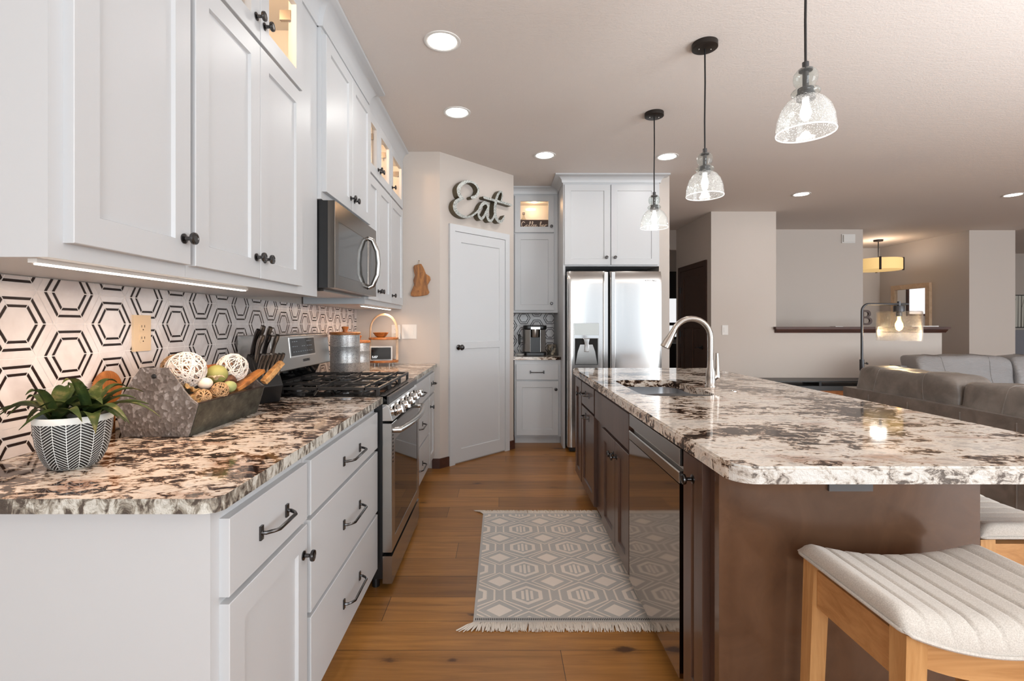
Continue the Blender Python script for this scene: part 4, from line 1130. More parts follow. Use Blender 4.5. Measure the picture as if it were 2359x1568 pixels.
vine_ball('vine_ball', 'larger white wicker ball at the near end of the tin caddy', (-1.036, 1.60, 1.108), 0.060, 'vinewhite', 38, 0.0017, 1)
vine_ball('vine_ball', 'smaller white wicker ball near the knife block end of the tin caddy', (-0.985, 1.785, 1.098), 0.053, 'vinewhite', 34, 0.0016, 2)
vine_ball('vine_ball', 'tan wicker ball behind the larger white wicker ball', (-1.135, 1.70, 1.108), 0.046, 'vinetan', 30, 0.0014, 3)
vine_ball('vine_ball', 'small tan twig ball by the pale green fruit in the caddy', (-0.938, 1.625, 1.038), 0.027, 'vinetan', 26, 0.0013, 4)
vine_ball('vine_ball', 'small tan twig ball nearest the rim, behind the dried leaf', (-0.945, 1.545, 1.028), 0.024, 'vinetan', 24, 0.0013, 5)
def blob(name, label, cat, c, r, m):
    bm = B(); ball(bm, (0, 0, 0), r, 12); return tag(obj(name, bm, M[m], smooth=80, loc=c), label, cat)
blob('decorative_fruit', 'mossy green ball between the two white wicker balls', 'fruit', (-0.992, 1.70, 1.083), (0.036, 0.034, 0.034), 'mossgreen')
blob('decorative_fruit', 'small pale green oval fruit beside the tan twig ball', 'fruit', (-0.940, 1.685, 1.043), (0.022, 0.028, 0.020), 'palegreen')
blob('decorative_egg', 'off-white egg in front of the mossy green ball', 'egg', (-0.978, 1.61, 1.064), (0.024, 0.02, 0.019), 'egg')
bm = B()
for k in range(5):
    a = k*2*PI/5; leaf(bm, (0, 0, 0), a, 0.03, 0.008, 0.016, 0.006, 6)
bmesh.ops.solidify(bm, geom=bm.faces[:], thickness=0.001)
tag(obj('dried_flower', bm, M['petal'], smooth=60, loc=(-0.962, 1.645, 1.070)), 'cream dried flower between the egg and green fruit', 'flower')
bm = B(); ball(bm, (0, 0, 0), (0.020, 0.026, 0.020), 10)
for v in bm.verts: v.co *= 1 + 0.16*math.sin(v.co.y*900)*math.cos(math.atan2(v.co.z, v.co.x)*7)
tag(obj('pine_cone', bm, M['cone'], loc=(-0.962, 1.725, 1.058)), 'small brown pine cone below the smaller white wicker ball', 'pine cone')
def crumple(label, c, sz, rz, seed):
    bm = B(); q = random.Random(seed); n = 6
    G = [[bm.verts.new((sz[0]*(i/n-0.5)*(1-0.5*abs(j/n*2-1)), sz[1]*(j/n-0.5), q.uniform(-0.5, 0.5)*sz[2])) for j in range(n+1)] for i in range(n+1)]
    for i in range(n):
        for j in range(n): bm.faces.new((G[i][j], G[i+1][j], G[i+1][j+1], G[i][j+1]))
    bmesh.ops.solidify(bm, geom=bm.faces[:], thickness=0.001)
    return tag(obj('dried_leaf', bm, M['driedleaf'], loc=c, rot=(0.5, 0.4, rz)), label, 'leaf')
crumple('curled tan dried leaf lying inside the near rim of the caddy', (-0.965, 1.515, 1.025), (0.07, 0.05, 0.018), 0.7, 2)
crumple('pointed tan dried leaf standing up beside the off-white egg', (-0.985, 1.56, 1.05), (0.045, 0.06, 0.02), 1.9, 8)
def plank(name, label, a, b, w, h, m):
    a, b = Vector(a), Vector(b); d = b-a; L = d.length
    bm = B(); n = 6
    prism(bm, [(x, w/2*(0.75+0.35*math.sin(PI*(x/L)*0.9+0.3))) for x in [L*k/n for k in range(n+1)]] + [(x, -w/2*(0.85+0.2*math.sin(5*x/L))) for x in [L*(n-k)/n for k in range(n+1)]], -h/2, h/2)
    o = obj(name, bm, M[m], bevel=0.002); o.location = a; o.rotation_mode = 'QUATERNION'; o.rotation_quaternion = d.to_track_quat('X', 'Z')
    return tag(o, label, 'wood')
plank('wood_piece', 'dark-grained wood slice leaning on the tin caddy rim', (-0.952, 1.735, 1.026), (-0.912, 1.86, 1.082), 0.046, 0.014, 'olive')
plank('wood_piece', 'pale split wood piece jutting over the far caddy corner', (-0.892, 1.830, 1.040), (-0.848, 1.888, 1.112), 0.034, 0.020, 'bark')
bm = B(); lathe(bm, [(0.05, 0), (0.058, 0.006), (0.058, 0.010), (0.045, 0.014), (0, 0.014)], 28)
tag(obj('wooden_disc', bm, M['acacia'], smooth=40, loc=(-1.2455, 1.53, 1.055), rot=(0, R90-0.03, 0)), 'round reddish wooden board leaning on the backsplash behind the caddy', 'board')
bm = B(); box(bm, -1.256, -1.236, 1.50, 1.56, CT, 0.996)
tag(obj('wooden_stand', bm, M['acacia'], bevel=0.003), 'small wooden stand holding the round board behind the caddy', 'stand')

# outlet on the backsplash
def wall_plate(name, label, cat, loc, rz, w, h, mm, kind):
    r = thing(name, label, cat, loc, rz)
    bm = B(); box(bm, -w/2, w/2, -0.007, 0, -h/2, h/2); obj('plate', bm, M[mm], r, bevel=0.003)
    if kind == 'duplex':
        for s in (-1, 1):
            bm = B(); prism(bm, [(0.017*math.cos(a), s*0.02+max(-0.014, min(0.014, 0.018*math.sin(a)))) for a in [2*PI*k/20 for k in range(20)]], -0.0095, -0.006, 'y'); sct = obj('socket', bm, M[mm], r)
            bm = B(); box(bm, -0.008, -0.006, -0.0102, -0.009, s*0.02+0.0, s*0.02+0.008); box(bm, 0.006, 0.008, -0.0102, -0.009, s*0.02+0.0, s*0.02+0.008); cyl(bm, (0, -0.009, s*0.02-0.008), 0.0024, 0.0012, 'y', 10); obj('slots', bm, M['slot'], sct)
    else:
        n = kind
        for k in range(n):
            x = (k-(n-1)/2)*0.046
            bm = B(); box(bm, x-0.0165, x+0.0165, -0.011, -0.006, -0.033, 0.033); obj('rocker', bm, M[mm], r, bevel=0.002)
    return r
wall_plate('outlet', 'almond duplex outlet on the tile backsplash above the caddy', 'outlet', (-1.2588, 1.70, 1.228), R90, 0.082, 0.126, 'almond', 'duplex')
wall_plate('outlet', 'white duplex outlet on the end wall behind the tiered stand', 'outlet', (-0.913, 4.25, 1.19), 0, 0.075, 0.125, 'whiteplastic', 'duplex')
wall_plate('light_switch', 'white double rocker switch on the end wall under the wooden board', 'switch', (-0.797, 4.25, 1.193), 0, 0.128, 0.125, 'whiteplastic', 2)
wall_plate('light_switch', 'white single rocker switch on the living room wall right of the dark door', 'switch', (3.005, 6.51, 1.18), 0, 0.08, 0.128, 'whiteplastic', 1)
wall_plate('outlet', 'almond duplex outlet on tile left edge', 'outlet', (-1.2588, 1.70, 1.228), R90, 0.082, 0.126, 'almond', 'duplex') if False else None

# knife block
kb = thing('knife_block', 'black knife block full of steel knives between the caddy and the range', 'knife block', (-1.07, 2.155, CT), math.radians(58))
bm = B(); prism(bm, [(-0.07, 0), (0.06, 0), (0.075, 0.06), (0.0, 0.215), (-0.03, 0.20), (-0.095, 0.075)], -0.055, 0.055, 'x'); obj('block', bm, M['black'], kb, bevel=0.004)
def handle(bm, p, d, L, r0):
    p = Vector(p); d = Vector(d).normalized(); sd = Vector((0, 1, 0)).cross(d)
    n = 7; pts = [p + d*L*k/n + Vector((0, 0.008, 0))*math.sin(PI*k/n) for k in range(n+1)]
    tube(bm, pts, [r0*f for f in (0.8, 1.0, 0.95, 0.85, 0.85, 0.95, 1.12, 0.9)], 8)
dirv = (0, -0.42, 1)
for (x, y, z, L, mm) in ((-0.035, -0.005, 0.205, 0.125, 'pewter'), (-0.004, 0.012, 0.21, 0.135, 'nickel'), (0.03, 0.012, 0.21, 0.13, 'nickel'), (-0.035, -0.035, 0.175, 0.13, 'nickel'), (0.0, -0.03, 0.18, 0.125, 'pewter'), (0.038, -0.03, 0.18, 0.125, 'nickel')):
    bm = B(); handle(bm, (x, y, z), dirv, L, 0.0105); obj('knife', bm, M[mm], kb, smooth=50)
for k in range(6):
    bm = B(); handle(bm, (-0.046+0.0185*k, -0.066, 0.115), (0, -0.42, 1), 0.108, 0.0088); obj('steak_knife', bm, M['nickel'], kb, smooth=50)

# canisters
def canister(label, x, y, r, h, group=None):
    q = thing('canister', label, 'canister', (x, y, CT), 0, group)
    bm = B(); lathe(bm, [(r*0.97, 0), (r, 0.004), (r, h*0.30), (r*1.012, h*0.31), (r*1.012, h*0.325), (r, h*0.335), (r, h*0.70), (r*1.012, h*0.71), (r*1.012, h*0.725), (r, h*0.735), (r, h*0.96), (r*0.98, h)], 40)
    obj('can', bm, M['galv'], q, smooth=40)
    bm = B(); lathe(bm, [(r*1.04, h+0.0005), (r*1.05, h+0.004), (r*1.05, h+0.015), (r*1.02, h+0.018), (0.0, h+0.018)], 40); lid = obj('lid', bm, M['acacia'], q, smooth=40)
    bm = B(); lathe(bm, [(0.018, h+0.018), (0.015, h+0.03), (0.022, h+0.045), (0.024, h+0.052), (0.018, h+0.055), (0, h+0.055)], 20); obj('lid_knob', bm, M['acacia'], lid, smooth=40)
canister('large galvanised canister with wooden lid just beyond the range', -1.055, 3.30, 0.097, 0.272)
canister('smaller galvanised canister half hidden behind the large one', -1.052, 3.60, 0.082, 0.205)

# tiered stand
ts = thing('tiered_stand', 'two-tier wooden tray stand with arched handle in the counter corner', 'stand', (-0.973, 4.05, CT))
for z in (0.028, 0.215):
    bm = B(); lathe(bm, [(0.118, z), (0.122, z+0.004), (0.122, z+0.016), (0.118, z+0.018), (0.0, z+0.018)], 40); obj('tray', bm, M['acacia'], ts, smooth=40)
bm = B(); pts = [(-0.112, 0.0, 0.02), (-0.112, 0, 0.23)] + [(-0.112*math.cos(a), 0, 0.29+0.135*math.sin(a)) for a in [PI*k/16 for k in range(17)]] + [(0.112, 0, 0.23), (0.112, 0, 0.02)]
tube(bm, pts, 0.011, 10, flat=0.5); obj('arched_handle', bm, M['palewood'], ts, smooth=50)
bm = B()
for k in range(4):
    a = PI/4+k*PI/2; tube(bm, [(0.085*math.cos(a), 0.085*math.sin(a), 0), (0.085*math.cos(a), 0.085*math.sin(a), 0.03)], 0.006, 8)
obj('feet', bm, M['nickel'], ts)
es = thing('smart_display', 'white smart display showing the time on the lower tier of the stand', 'display', (-0.985, 4.02, CT+0.0466), math.radians(12))
bm = B(); prism(bm, [(-0.07, 0.0), (0.0, 0.0), (-0.022, 0.115), (-0.03, 0.118), (-0.036, 0.114), (-0.05, 0.002)], -0.088, 0.088, 'x'); 
for v in bm.verts: v.co.y = -0.0 + v.co.y
bo = obj('shell', bm, M['whiteplastic'], es, bevel=0.003)
tlt = math.atan2(0.022, 0.115)
bm = B(); box(bm, -0.078, 0.078, -0.0015, 0.0008, -0.048, 0.048); sc = obj('screen', bm, M['screen'], bo, loc=(0, -0.0605, 0.058), rot=(-0.17, 0, 0))
text('clock_digits', '5:07', 0.026, M['screentext'], sc, (-0.05, -0.0022, -0.03))
bm = B(); lathe(bm, [(0.03, 0), (0.045, 0.012), (0.064, 0.04), (0.061, 0.041), (0.04, 0.014), (0, 0.006)], 30)
tag(obj('wooden_bowl', bm, M['olive'], smooth=50, loc=(-0.995, 4.04, CT+0.2335)), 'small wooden bowl on the upper tier of the stand', 'bowl')
pg = thing('power_cord', 'white plug and cord hanging from the end wall outlet', 'cord', (-0.89, 4.24, 1.15))
bm = B(); box(bm, -0.018, 0.018, -0.035, 0.0, -0.02, 0.03); obj('plug', bm, M['whiteplastic'], pg, bevel=0.004)
bm = B(); tube(bm, [(0.0, -0.03, -0.018), (0.0, -0.026, -0.06), (-0.012, -0.015, -0.14), (-0.03, -0.012, -0.20), (-0.04, -0.03, -0.231)], 0.0028, 6); obj('cord', bm, M['whiteplastic'], pg, smooth=60)

# olive-wood board on the end wall
pts = [(205,1015),(235,1006),(265,1000),(280,1025),(292,1050),(305,1085),(325,1098),(340,1110),(345,1135),(332,1160),(320,1180),(322,1210),(335,1245),(320,1265),(275,1275),(230,1280),(195,1281),(176,1272),(175,1250),(190,1215),(205,1180),(198,1140),(212,1100),(203,1065),(198,1035)]
P2 = [(((900+x/3.7325)-1153)/263.5+0.698, 1.26+(746-340-y/3.7325)/263.5-1.643) for x, y in pts]
cbd = thing('cutting_board', 'live-edge olive wood board hung on the end wall', 'board', (-0.698, 4.25, 1.643))
bm = B(); prism(bm, P2, -0.024, -0.004, 'y'); obj('board', bm, M['olive'], cbd, bevel=0.003)
bm = B(); tube(bm, [(-0.018, -0.014, 0.13), (-0.012, -0.012, 0.17), (-0.006, -0.014, 0.12)], 0.0022, 6); obj('hanging_loop', bm, M['palewood'], cbd)
bm = B(); cyl(bm, (-0.012, -0.016, 0.160), 0.004, 0.0, 'y', 8) if False else cyl(bm, (-0.012, 0.0, 0.168), 0.003, 0.018, 'y', 8); obj('nail', bm, M['pewter'], cbd)

# "Eat" letters on the angled wall
ea = thing('wall_letters', 'speckled tin script letters spelling Eat above the pantry door', 'sign', (-0.531, 4.25, 0), WANG)
EAT = {'letter_e': [[(0.3232,2.4133,.0262),(0.364,2.428,.0285),(0.3956,2.4608,.0286),(0.4053,2.4985,.0251),(0.3834,2.5334,.0214),(0.3399,2.553,.0184),(0.2923,2.5537,.0211),(0.2408,2.5376,.0279),(0.1947,2.5055,.0346),(0.1651,2.465,.0407),(0.1629,2.4335,.0396),(0.1765,2.4051,.038),(0.2039,2.3894,.0312),(0.2223,2.3859,.0139)],
 [(0.2085,2.3833,.0208),(0.1719,2.3662,.0311),(0.1358,2.3391,.0377),(0.1202,2.3055,.0428),(0.1246,2.2754,.0428),(0.1493,2.2486,.0378),(0.1902,2.2294,.0291),(0.2408,2.2235,.0216),(0.2876,2.2326,.0183),(0.3303,2.2517,.0177),(0.3737,2.2818,.0178),(0.4029,2.3081,.0179)]],
 'letter_a': [[(0.5327,2.3663,.0256),(0.515,2.3924,.0292),(0.4822,2.3939,.0327),(0.4472,2.366,.0325),(0.4225,2.3293,.0306),(0.4078,2.291,.0273),(0.4127,2.2559,.0273),(0.4423,2.2389,.0274),(0.4722,2.2617,.0254),(0.4973,2.302,.024),(0.5277,2.3471,.0241)],
 [(0.5378,2.3782,.0256),(0.5302,2.3476,.0292),(0.52,2.3094,.0292),(0.52,2.2729,.0292),(0.5378,2.2427,.0278),(0.5686,2.2401,.0257),(0.5997,2.2707,.0222),(0.6154,2.3027,.0204)]],
 'letter_t': [[(0.7082,2.4529,.0165),(0.7227,2.5082,.0166),(0.7163,2.5371,.0166),(0.6948,2.5404,.0187),(0.6681,2.5128,.0246),(0.6416,2.4631,.0298),(0.6285,2.4088,.0353),(0.6216,2.3631,.0352),(0.6232,2.3188,.0352),(0.6363,2.2764,.0342),(0.6734,2.2485,.0299),(0.7163,2.2606,.0248),(0.7433,2.2968,.0174),(0.752,2.3171,.0076)],
 [(0.4797,2.4442,.0254),(0.5327,2.4431,.0234),(0.5997,2.4406,.0222),(0.6734,2.441,.0224),(0.7488,2.4394,.0227),(0.8315,2.4369,.0245),(0.8539,2.437,.0192)]]}
def smooth_stroke(P, n=5):
    out = []
    for i in range(len(P)-1):
        p0, p1, p2, p3 = P[max(i-1, 0)], P[i], P[i+1], P[min(i+2, len(P)-1)]
        for k in range(n):
            u = k/n
            out.append(tuple(0.5*((2*b)+(-a+c)*u+(2*a-5*b+4*c-d)*u*u+(-a+3*b-3*c+d)*u**3) for a, b, c, d in zip(p0, p1, p2, p3)))
    return out + [P[-1]]
def ribbon(bm, P, y0, y1, wk=1.0, caps=4):
    """a stroke of varying width as a solid band; face 0 = front, side = slot 1"""
    P = smooth_stroke(P); n = len(P); Lp, Rp = [], []
    for i, (x, z, w_) in enumerate(P):
        a, b = P[max(i-1, 0)], P[min(i+1, n-1)]; dx, dz = b[0]-a[0], b[1]-a[1]; L = math.hypot(dx, dz) or 1
        nx_, nz_ = -dz/L*w_*wk/2, dx/L*w_*wk/2
        Lp.append((x+nx_, z+nz_)); Rp.append((x-nx_, z-nz_))
    def cap(i, sgn):
        x, z, w_ = P[i]; a, b = P[max(i-1, 0)], P[min(i+1, n-1)]; ang = math.atan2(b[1]-a[1], b[0]-a[0])
        return [(x+w_*wk/2*math.cos(ang+sgn*t_), z+w_*wk/2*math.sin(ang+sgn*t_)) for t_ in [PI/2-PI*k/(caps+1) for k in range(1, caps+1)]]
    FL = [bm.verts.new((p[0], y0, p[1])) for p in Lp]; FR = [bm.verts.new((p[0], y0, p[1])) for p in Rp]
    BL = [bm.verts.new((p[0], y1, p[1])) for p in Lp]; BR = [bm.verts.new((p[0], y1, p[1])) for p in Rp]
    for i in range(n-1):
        bm.faces.new((FL[i], FR[i], FR[i+1], FL[i+1])).material_index = 0
        bm.faces.new((FL[i], FL[i+1], BL[i+1], BL[i])).material_index = 1
        bm.faces.new((FR[i+1], FR[i], BR[i], BR[i+1])).material_index = 1
        bm.faces.new((BL[i], BL[i+1], BR[i+1], BR[i])).material_index = 1
    for i, (A, C) in ((0, (FL, FR)), (n-1, (FL, FR))):
        x, z, w_ = P[i]; a, b = P[max(i-1, 0)], P[min(i+1, n-1)]; ang = math.atan2(b[1]-a[1], b[0]-a[0]) + (PI if i == 0 else 0)
        arc = [(x+w_*wk/2*math.cos(ang+t_), z+w_*wk/2*math.sin(ang+t_)) for t_ in [PI/2-PI*k/6 for k in range(7)]]
        F = [bm.verts.new((p[0], y0, p[1])) for p in arc]; K = [bm.verts.new((p[0], y1, p[1])) for p in arc]
        bm.faces.new(F).material_index = 0
        for k in range(6): bm.faces.new((F[k+1], F[k], K[k], K[k+1])).material_index = 1
for j, (nm, strokes) in enumerate(EAT.items()):
    bm = B()
    for i, P in enumerate(strokes): ribbon(bm, P, -0.062+0.0006*i+0.0003*j, -0.002)
    bmesh.ops.recalc_face_normals(bm, faces=bm.faces)
    obj(nm, bm, [M['lettersface'], M['lettersside']], ea)

# ------------------------------------------------------------------ coffee niche things
cm = thing('coffee_maker', 'black and silver single-cup coffee maker on the short granite counter', 'coffee maker', (0.378, 5.36, CT))
bm = B(); prism(bm, rounded(-0.118, 0.118, -0.10, 0.13, 0.03, 5), 0.0, 0.035); bs = obj('base', bm, M['black'], cm, bevel=0.004)
bm = B(); prism(bm, rounded(-0.122, 0.122, 0.0, 0.16, 0.03, 5), 0.035, 0.30); obj('body', bm, M['black'], cm, bevel=0.004)
for s in (-1, 1):
    bm = B(); prism(bm, [(s*0.052, -0.095), (s*0.112, -0.075), (s*0.122, 0.02), (s*0.052, 0.0)], 0.04, 0.285); bmesh.ops.recalc_face_normals(bm, faces=bm.faces); obj('side_panel', bm, M['steel'], cm, bevel=0.003)
bm = B(); box(bm, -0.051, 0.051, -0.05, 0.0, 0.036, 0.20); obj('drip_bay', bm, M['black'], cm)
bm = B(); prism(bm, rounded(-0.125, 0.125, -0.11, 0.16, 0.05, 6), 0.286, 0.33); obj('lid', bm, M['black'], cm, bevel=0.01)
bm = B(); lathe(bm, [(0.045, 0.20), (0.048, 0.205), (0.048, 0.29)], 24, (0, -0.055, 0)); obj('brew_head', bm, M['nickel'], cm, smooth=40)
bm = B(); box(bm, -0.05, 0.05, -0.118, -0.105, 0.288, 0.312); obj('lid_handle', bm, M['steel'], cm, bevel=0.003)
mf = thing('milk_frother', 'black-handled frother standing in a white dish left of the coffee maker', 'frother', (0.205, 5.25, CT))
bm = B(); lathe(bm, [(0.02, 0), (0.05, 0.016), (0.054, 0.022), (0.05, 0.022), (0.018, 0.006), (0, 0.005)], 28); obj('dish', bm, M['whiteplastic'], mf, smooth=50)
bm = B(); tube(bm, [(0, 0, 0.006), (0, 0, 0.12)], 0.003, 8); obj('whisk', bm, M['nickel'], mf)
bm = B(); tube(bm, [(0, 0, 0.12), (0, 0, 0.14), (0, 0, 0.225), (0, 0, 0.235)], [0.009, 0.013, 0.014, 0.008], 14); obj('grip', bm, M['black'], mf, smooth=50)
pj = thing('pod_jar', 'clear glass jar of dark coffee pods right of the coffee maker', 'jar', (0.565, 5.34, CT))
bm = B(); lathe(bm, [(0.045, 0), (0.05, 0.006), (0.05, 0.12), (0.048, 0.12), (0.048, 0.006), (0, 0.005)], 28); obj('glass', bm, M['bottle'], pj, smooth=40)
bm = B(); q = random.Random(4)
for k in range(16):
    ly, ii = divmod(k, 4); a = ii*PI/2+ly*0.7
    lathe(bm, [(0.013, 0), (0.018, 0.02), (0.018, 0.022)], 12, (0.026*math.cos(a), 0.026*math.sin(a), 0.008+ly*0.025), mi=k % 2)
obj('coffee_pods', bm, [M['black'], M['whiteplastic']], pj)

# sign and bottle behind the glass top door
sg = thing('coffee_sign', 'brown board lettered Coffee bar behind the small lit glass door', 'sign', (0.376, 5.41, 2.2755))
bm = B(); box(bm, -0.16, 0.16, 0, 0.012, 0, 0.143); bd_ = obj('board', bm, M['signface'], sg)
C = [[(.16,.82),(.10,.92),(.03,.80),(.02,.55),(.06,.36),(.14,.40),(.22,.52)], [(.30,.56),(.25,.58),(.23,.46),(.27,.38),(.32,.42),(.32,.54),(.28,.58)],
     [(.32,.46),(.38,.60),(.43,.86),(.40,.92),(.385,.70),(.38,.40),(.375,.14),(.40,.10),(.42,.30),(.40,.40),(.44,.46)], [(.44,.46),(.50,.60),(.54,.86),(.51,.92),(.495,.70),(.49,.40),(.485,.14),(.51,.10),(.53,.30),(.51,.40),(.55,.46)],
     [(.55,.46),(.60,.54),(.585,.60),(.555,.54),(.56,.42),(.60,.38),(.64,.46)], [(.64,.46),(.69,.54),(.675,.60),(.645,.54),(.65,.42),(.69,.38),(.74,.46)],
     [(.86,.60),(.92,.80),(.91,.92),(.875,.80),(.87,.42),(.91,.38),(.945,.46),(.93,.56),(.88,.54)], [(1.05,.56),(.99,.58),(.975,.44),(1.01,.38),(1.05,.50),(1.055,.56),(1.055,.42),(1.09,.40)],
     [(1.085,.42),(1.10,.52),(1.115,.62),(1.12,.54),(1.145,.56),(1.18,.60)]]
bm = B()
for st_ in C:
    P = [(-0.145+x*0.242, 0.012+z*0.108+0.012) for x, z in st_]
    ribbon(bm, [(a, b, 0.0062) for a, b in P], -0.0012, 0.0002)
bmesh.ops.recalc_face_normals(bm, faces=bm.faces)
obj('lettering', bm, [M['signletters'], M['signletters']], bd_)
bt = thing('bottle', 'small clear bottle standing behind the Coffee bar sign', 'bottle', (0.262, 5.50, 2.2755))
bm = B(); lathe(bm, [(0.034, 0), (0.036, 0.004), (0.036, 0.15), (0.014, 0.19), (0.013, 0.22)], 20); obj('glass', bm, M['bottle'], bt, smooth=40)
bm = B(); lathe(bm, [(0.015, 0.22), (0.015, 0.245), (0, 0.246)], 16); obj('cap', bm, M['nickel'], bt, smooth=40)
# ------------------------------------------------------------------ recessed ceiling lights
def downlight(label, x, y, power=1.6):
    r = thing('recessed_light', label, 'ceiling light', (x, y, CZ), 0, 'recessed ceiling lights')
    bm = B(); lathe(bm, [(0.098, 0.0), (0.097, -0.004), (0.088, -0.006), (0.078, -0.003), (0.074, 0.0)], 36); obj('trim_ring', bm, M['whiteplastic'], r, smooth=50)
    bm = B(); lathe(bm, [(0.078, -0.0015), (0.0, -0.0015)], 32); l = obj('lens', bm, M['lampcan'], r)
    ld = bpy.data.lights.new('downlight_glow', 'AREA'); ld.shape = 'DISK'; ld.size = 0.13; ld.energy = power; ld.color = (1.0, 0.97, 0.93)
    lo = bpy.data.objects.new('downlight_glow', ld); COL.objects.link(lo); lo.parent = l; lo.location = (0, 0, -0.008)
for lb, x, y in (('large round recessed ceiling light nearest the camera, over the aisle', -0.31, 2.59), ('second recessed ceiling light along the left cabinets', -0.31, 3.46),
                 ('recessed ceiling light in front of the pantry corner', 0.395, 4.34), ('recessed ceiling light beside the farthest pendant cord', 1.50, 4.375),
                 ('recessed ceiling light between the half wall and the middle pendant', 3.49, 5.64), ('recessed ceiling light at the right edge over the sofas', 5.98, 5.67)):
    downlight(lb, x, y)

# ------------------------------------------------------------------ pendants over the island
def pendant(label, x, y):
    r = thing('pendant_light', label, 'pendant light', (x, y, 0), 0, 'pendant lights over the island')
    bm = B(); lathe(bm, [(0.0, CZ-0.030), (0.058, CZ-0.030), (0.066, CZ-0.026), (0.066, CZ), (0.0, CZ)], 36)
    cp = obj('canopy', bm, M['bronze'], r, smooth=40)
    for s in (-1, 1):
        bm = B(); ball(bm, (s*0.032, 0, CZ-0.031), 0.004, 6); obj('screw', bm, M['nickel'], cp)
    bm = B(); tube(bm, [(0, 0, CZ-0.03), (0.0015, 0, 2.55), (-0.001, 0, 2.35), (0, 0, 2.19)], 0.0045, 8); obj('cord', bm, M['black'], r, smooth=60)
    bm = B(); lathe(bm, [(0.0, 2.20), (0.011, 2.20), (0.011, 2.178), (0.022, 2.176), (0.022, 2.168), (0.010, 2.164), (0.010, 2.112), (0.026, 2.106), (0.026, 2.088), (0.030, 2.086), (0.030, 2.066), (0.0, 2.066)], 24)
    obj('socket', bm, M['gunmetal'], r, smooth=40)
    def shell(pr, mm, nm):
        bm = B(); lathe(bm, pr, 40)
        # lathe closes big end rings with faces; keep the shell open
        for f in [f for f in bm.faces if len(f.verts) > 8]: bm.faces.remove(f)
        if mm == 'seeded':
            for f in bm.faces: f.material_index = 1 if f.calc_center_median().z < 1.9495 else 0
        return obj(nm, bm, [M[mm], M['glassrim']] if mm == 'seeded' else M[mm], r, smooth=60)
    shell([(0.012, 2.178), (0.026, 2.174), (0.037, 2.160), (0.040, 2.143), (0.037, 2.126), (0.028, 2.112), (0.030, 2.106), (0.042, 2.100), (0.047, 2.092), (0.044, 2.084), (0.034, 2.078)], 'clearneck', 'glass_neck')
    shell([(0.034, 2.078), (0.043, 2.073), (0.062, 2.058), (0.079, 2.034), (0.090, 2.002), (0.0945, 1.968), (0.0955, 1.950), (0.0965, 1.947), (0.0955, 1.944), (0.0930, 1.946), (0.0920, 1.966), (0.0870, 2.001), (0.0765, 2.032), (0.0600, 2.055), (0.042, 2.070)], 'seeded', 'glass_shade')
    bm = B(); lathe(bm, [(0.0, 2.066), (0.011, 2.066), (0.011, 2.05), (0.018, 2.025), (0.0185, 2.012), (0.012, 1.996), (0.0, 1.99)], 20); b = obj('bulb', bm, M['bulb'], r, smooth=60)
    ld = bpy.data.lights.new('pendant_glow', 'POINT'); ld.energy = 1.0; ld.color = (1.0, 0.95, 0.88); ld.shadow_soft_size = 0.03
    lo = bpy.data.objects.new('pendant_glow', ld); COL.objects.link(lo); lo.parent = b; lo.location = (0, 0, 1.955)
pendant('nearest and largest-looking glass pendant over the island, its canopy out of frame', 1.097, 1.748)
pendant('middle seeded glass pendant of the row over the island', 1.097, 2.61)
pendant('farthest seeded glass pendant, hanging in front of the refrigerator cabinet', 1.097, 3.47)

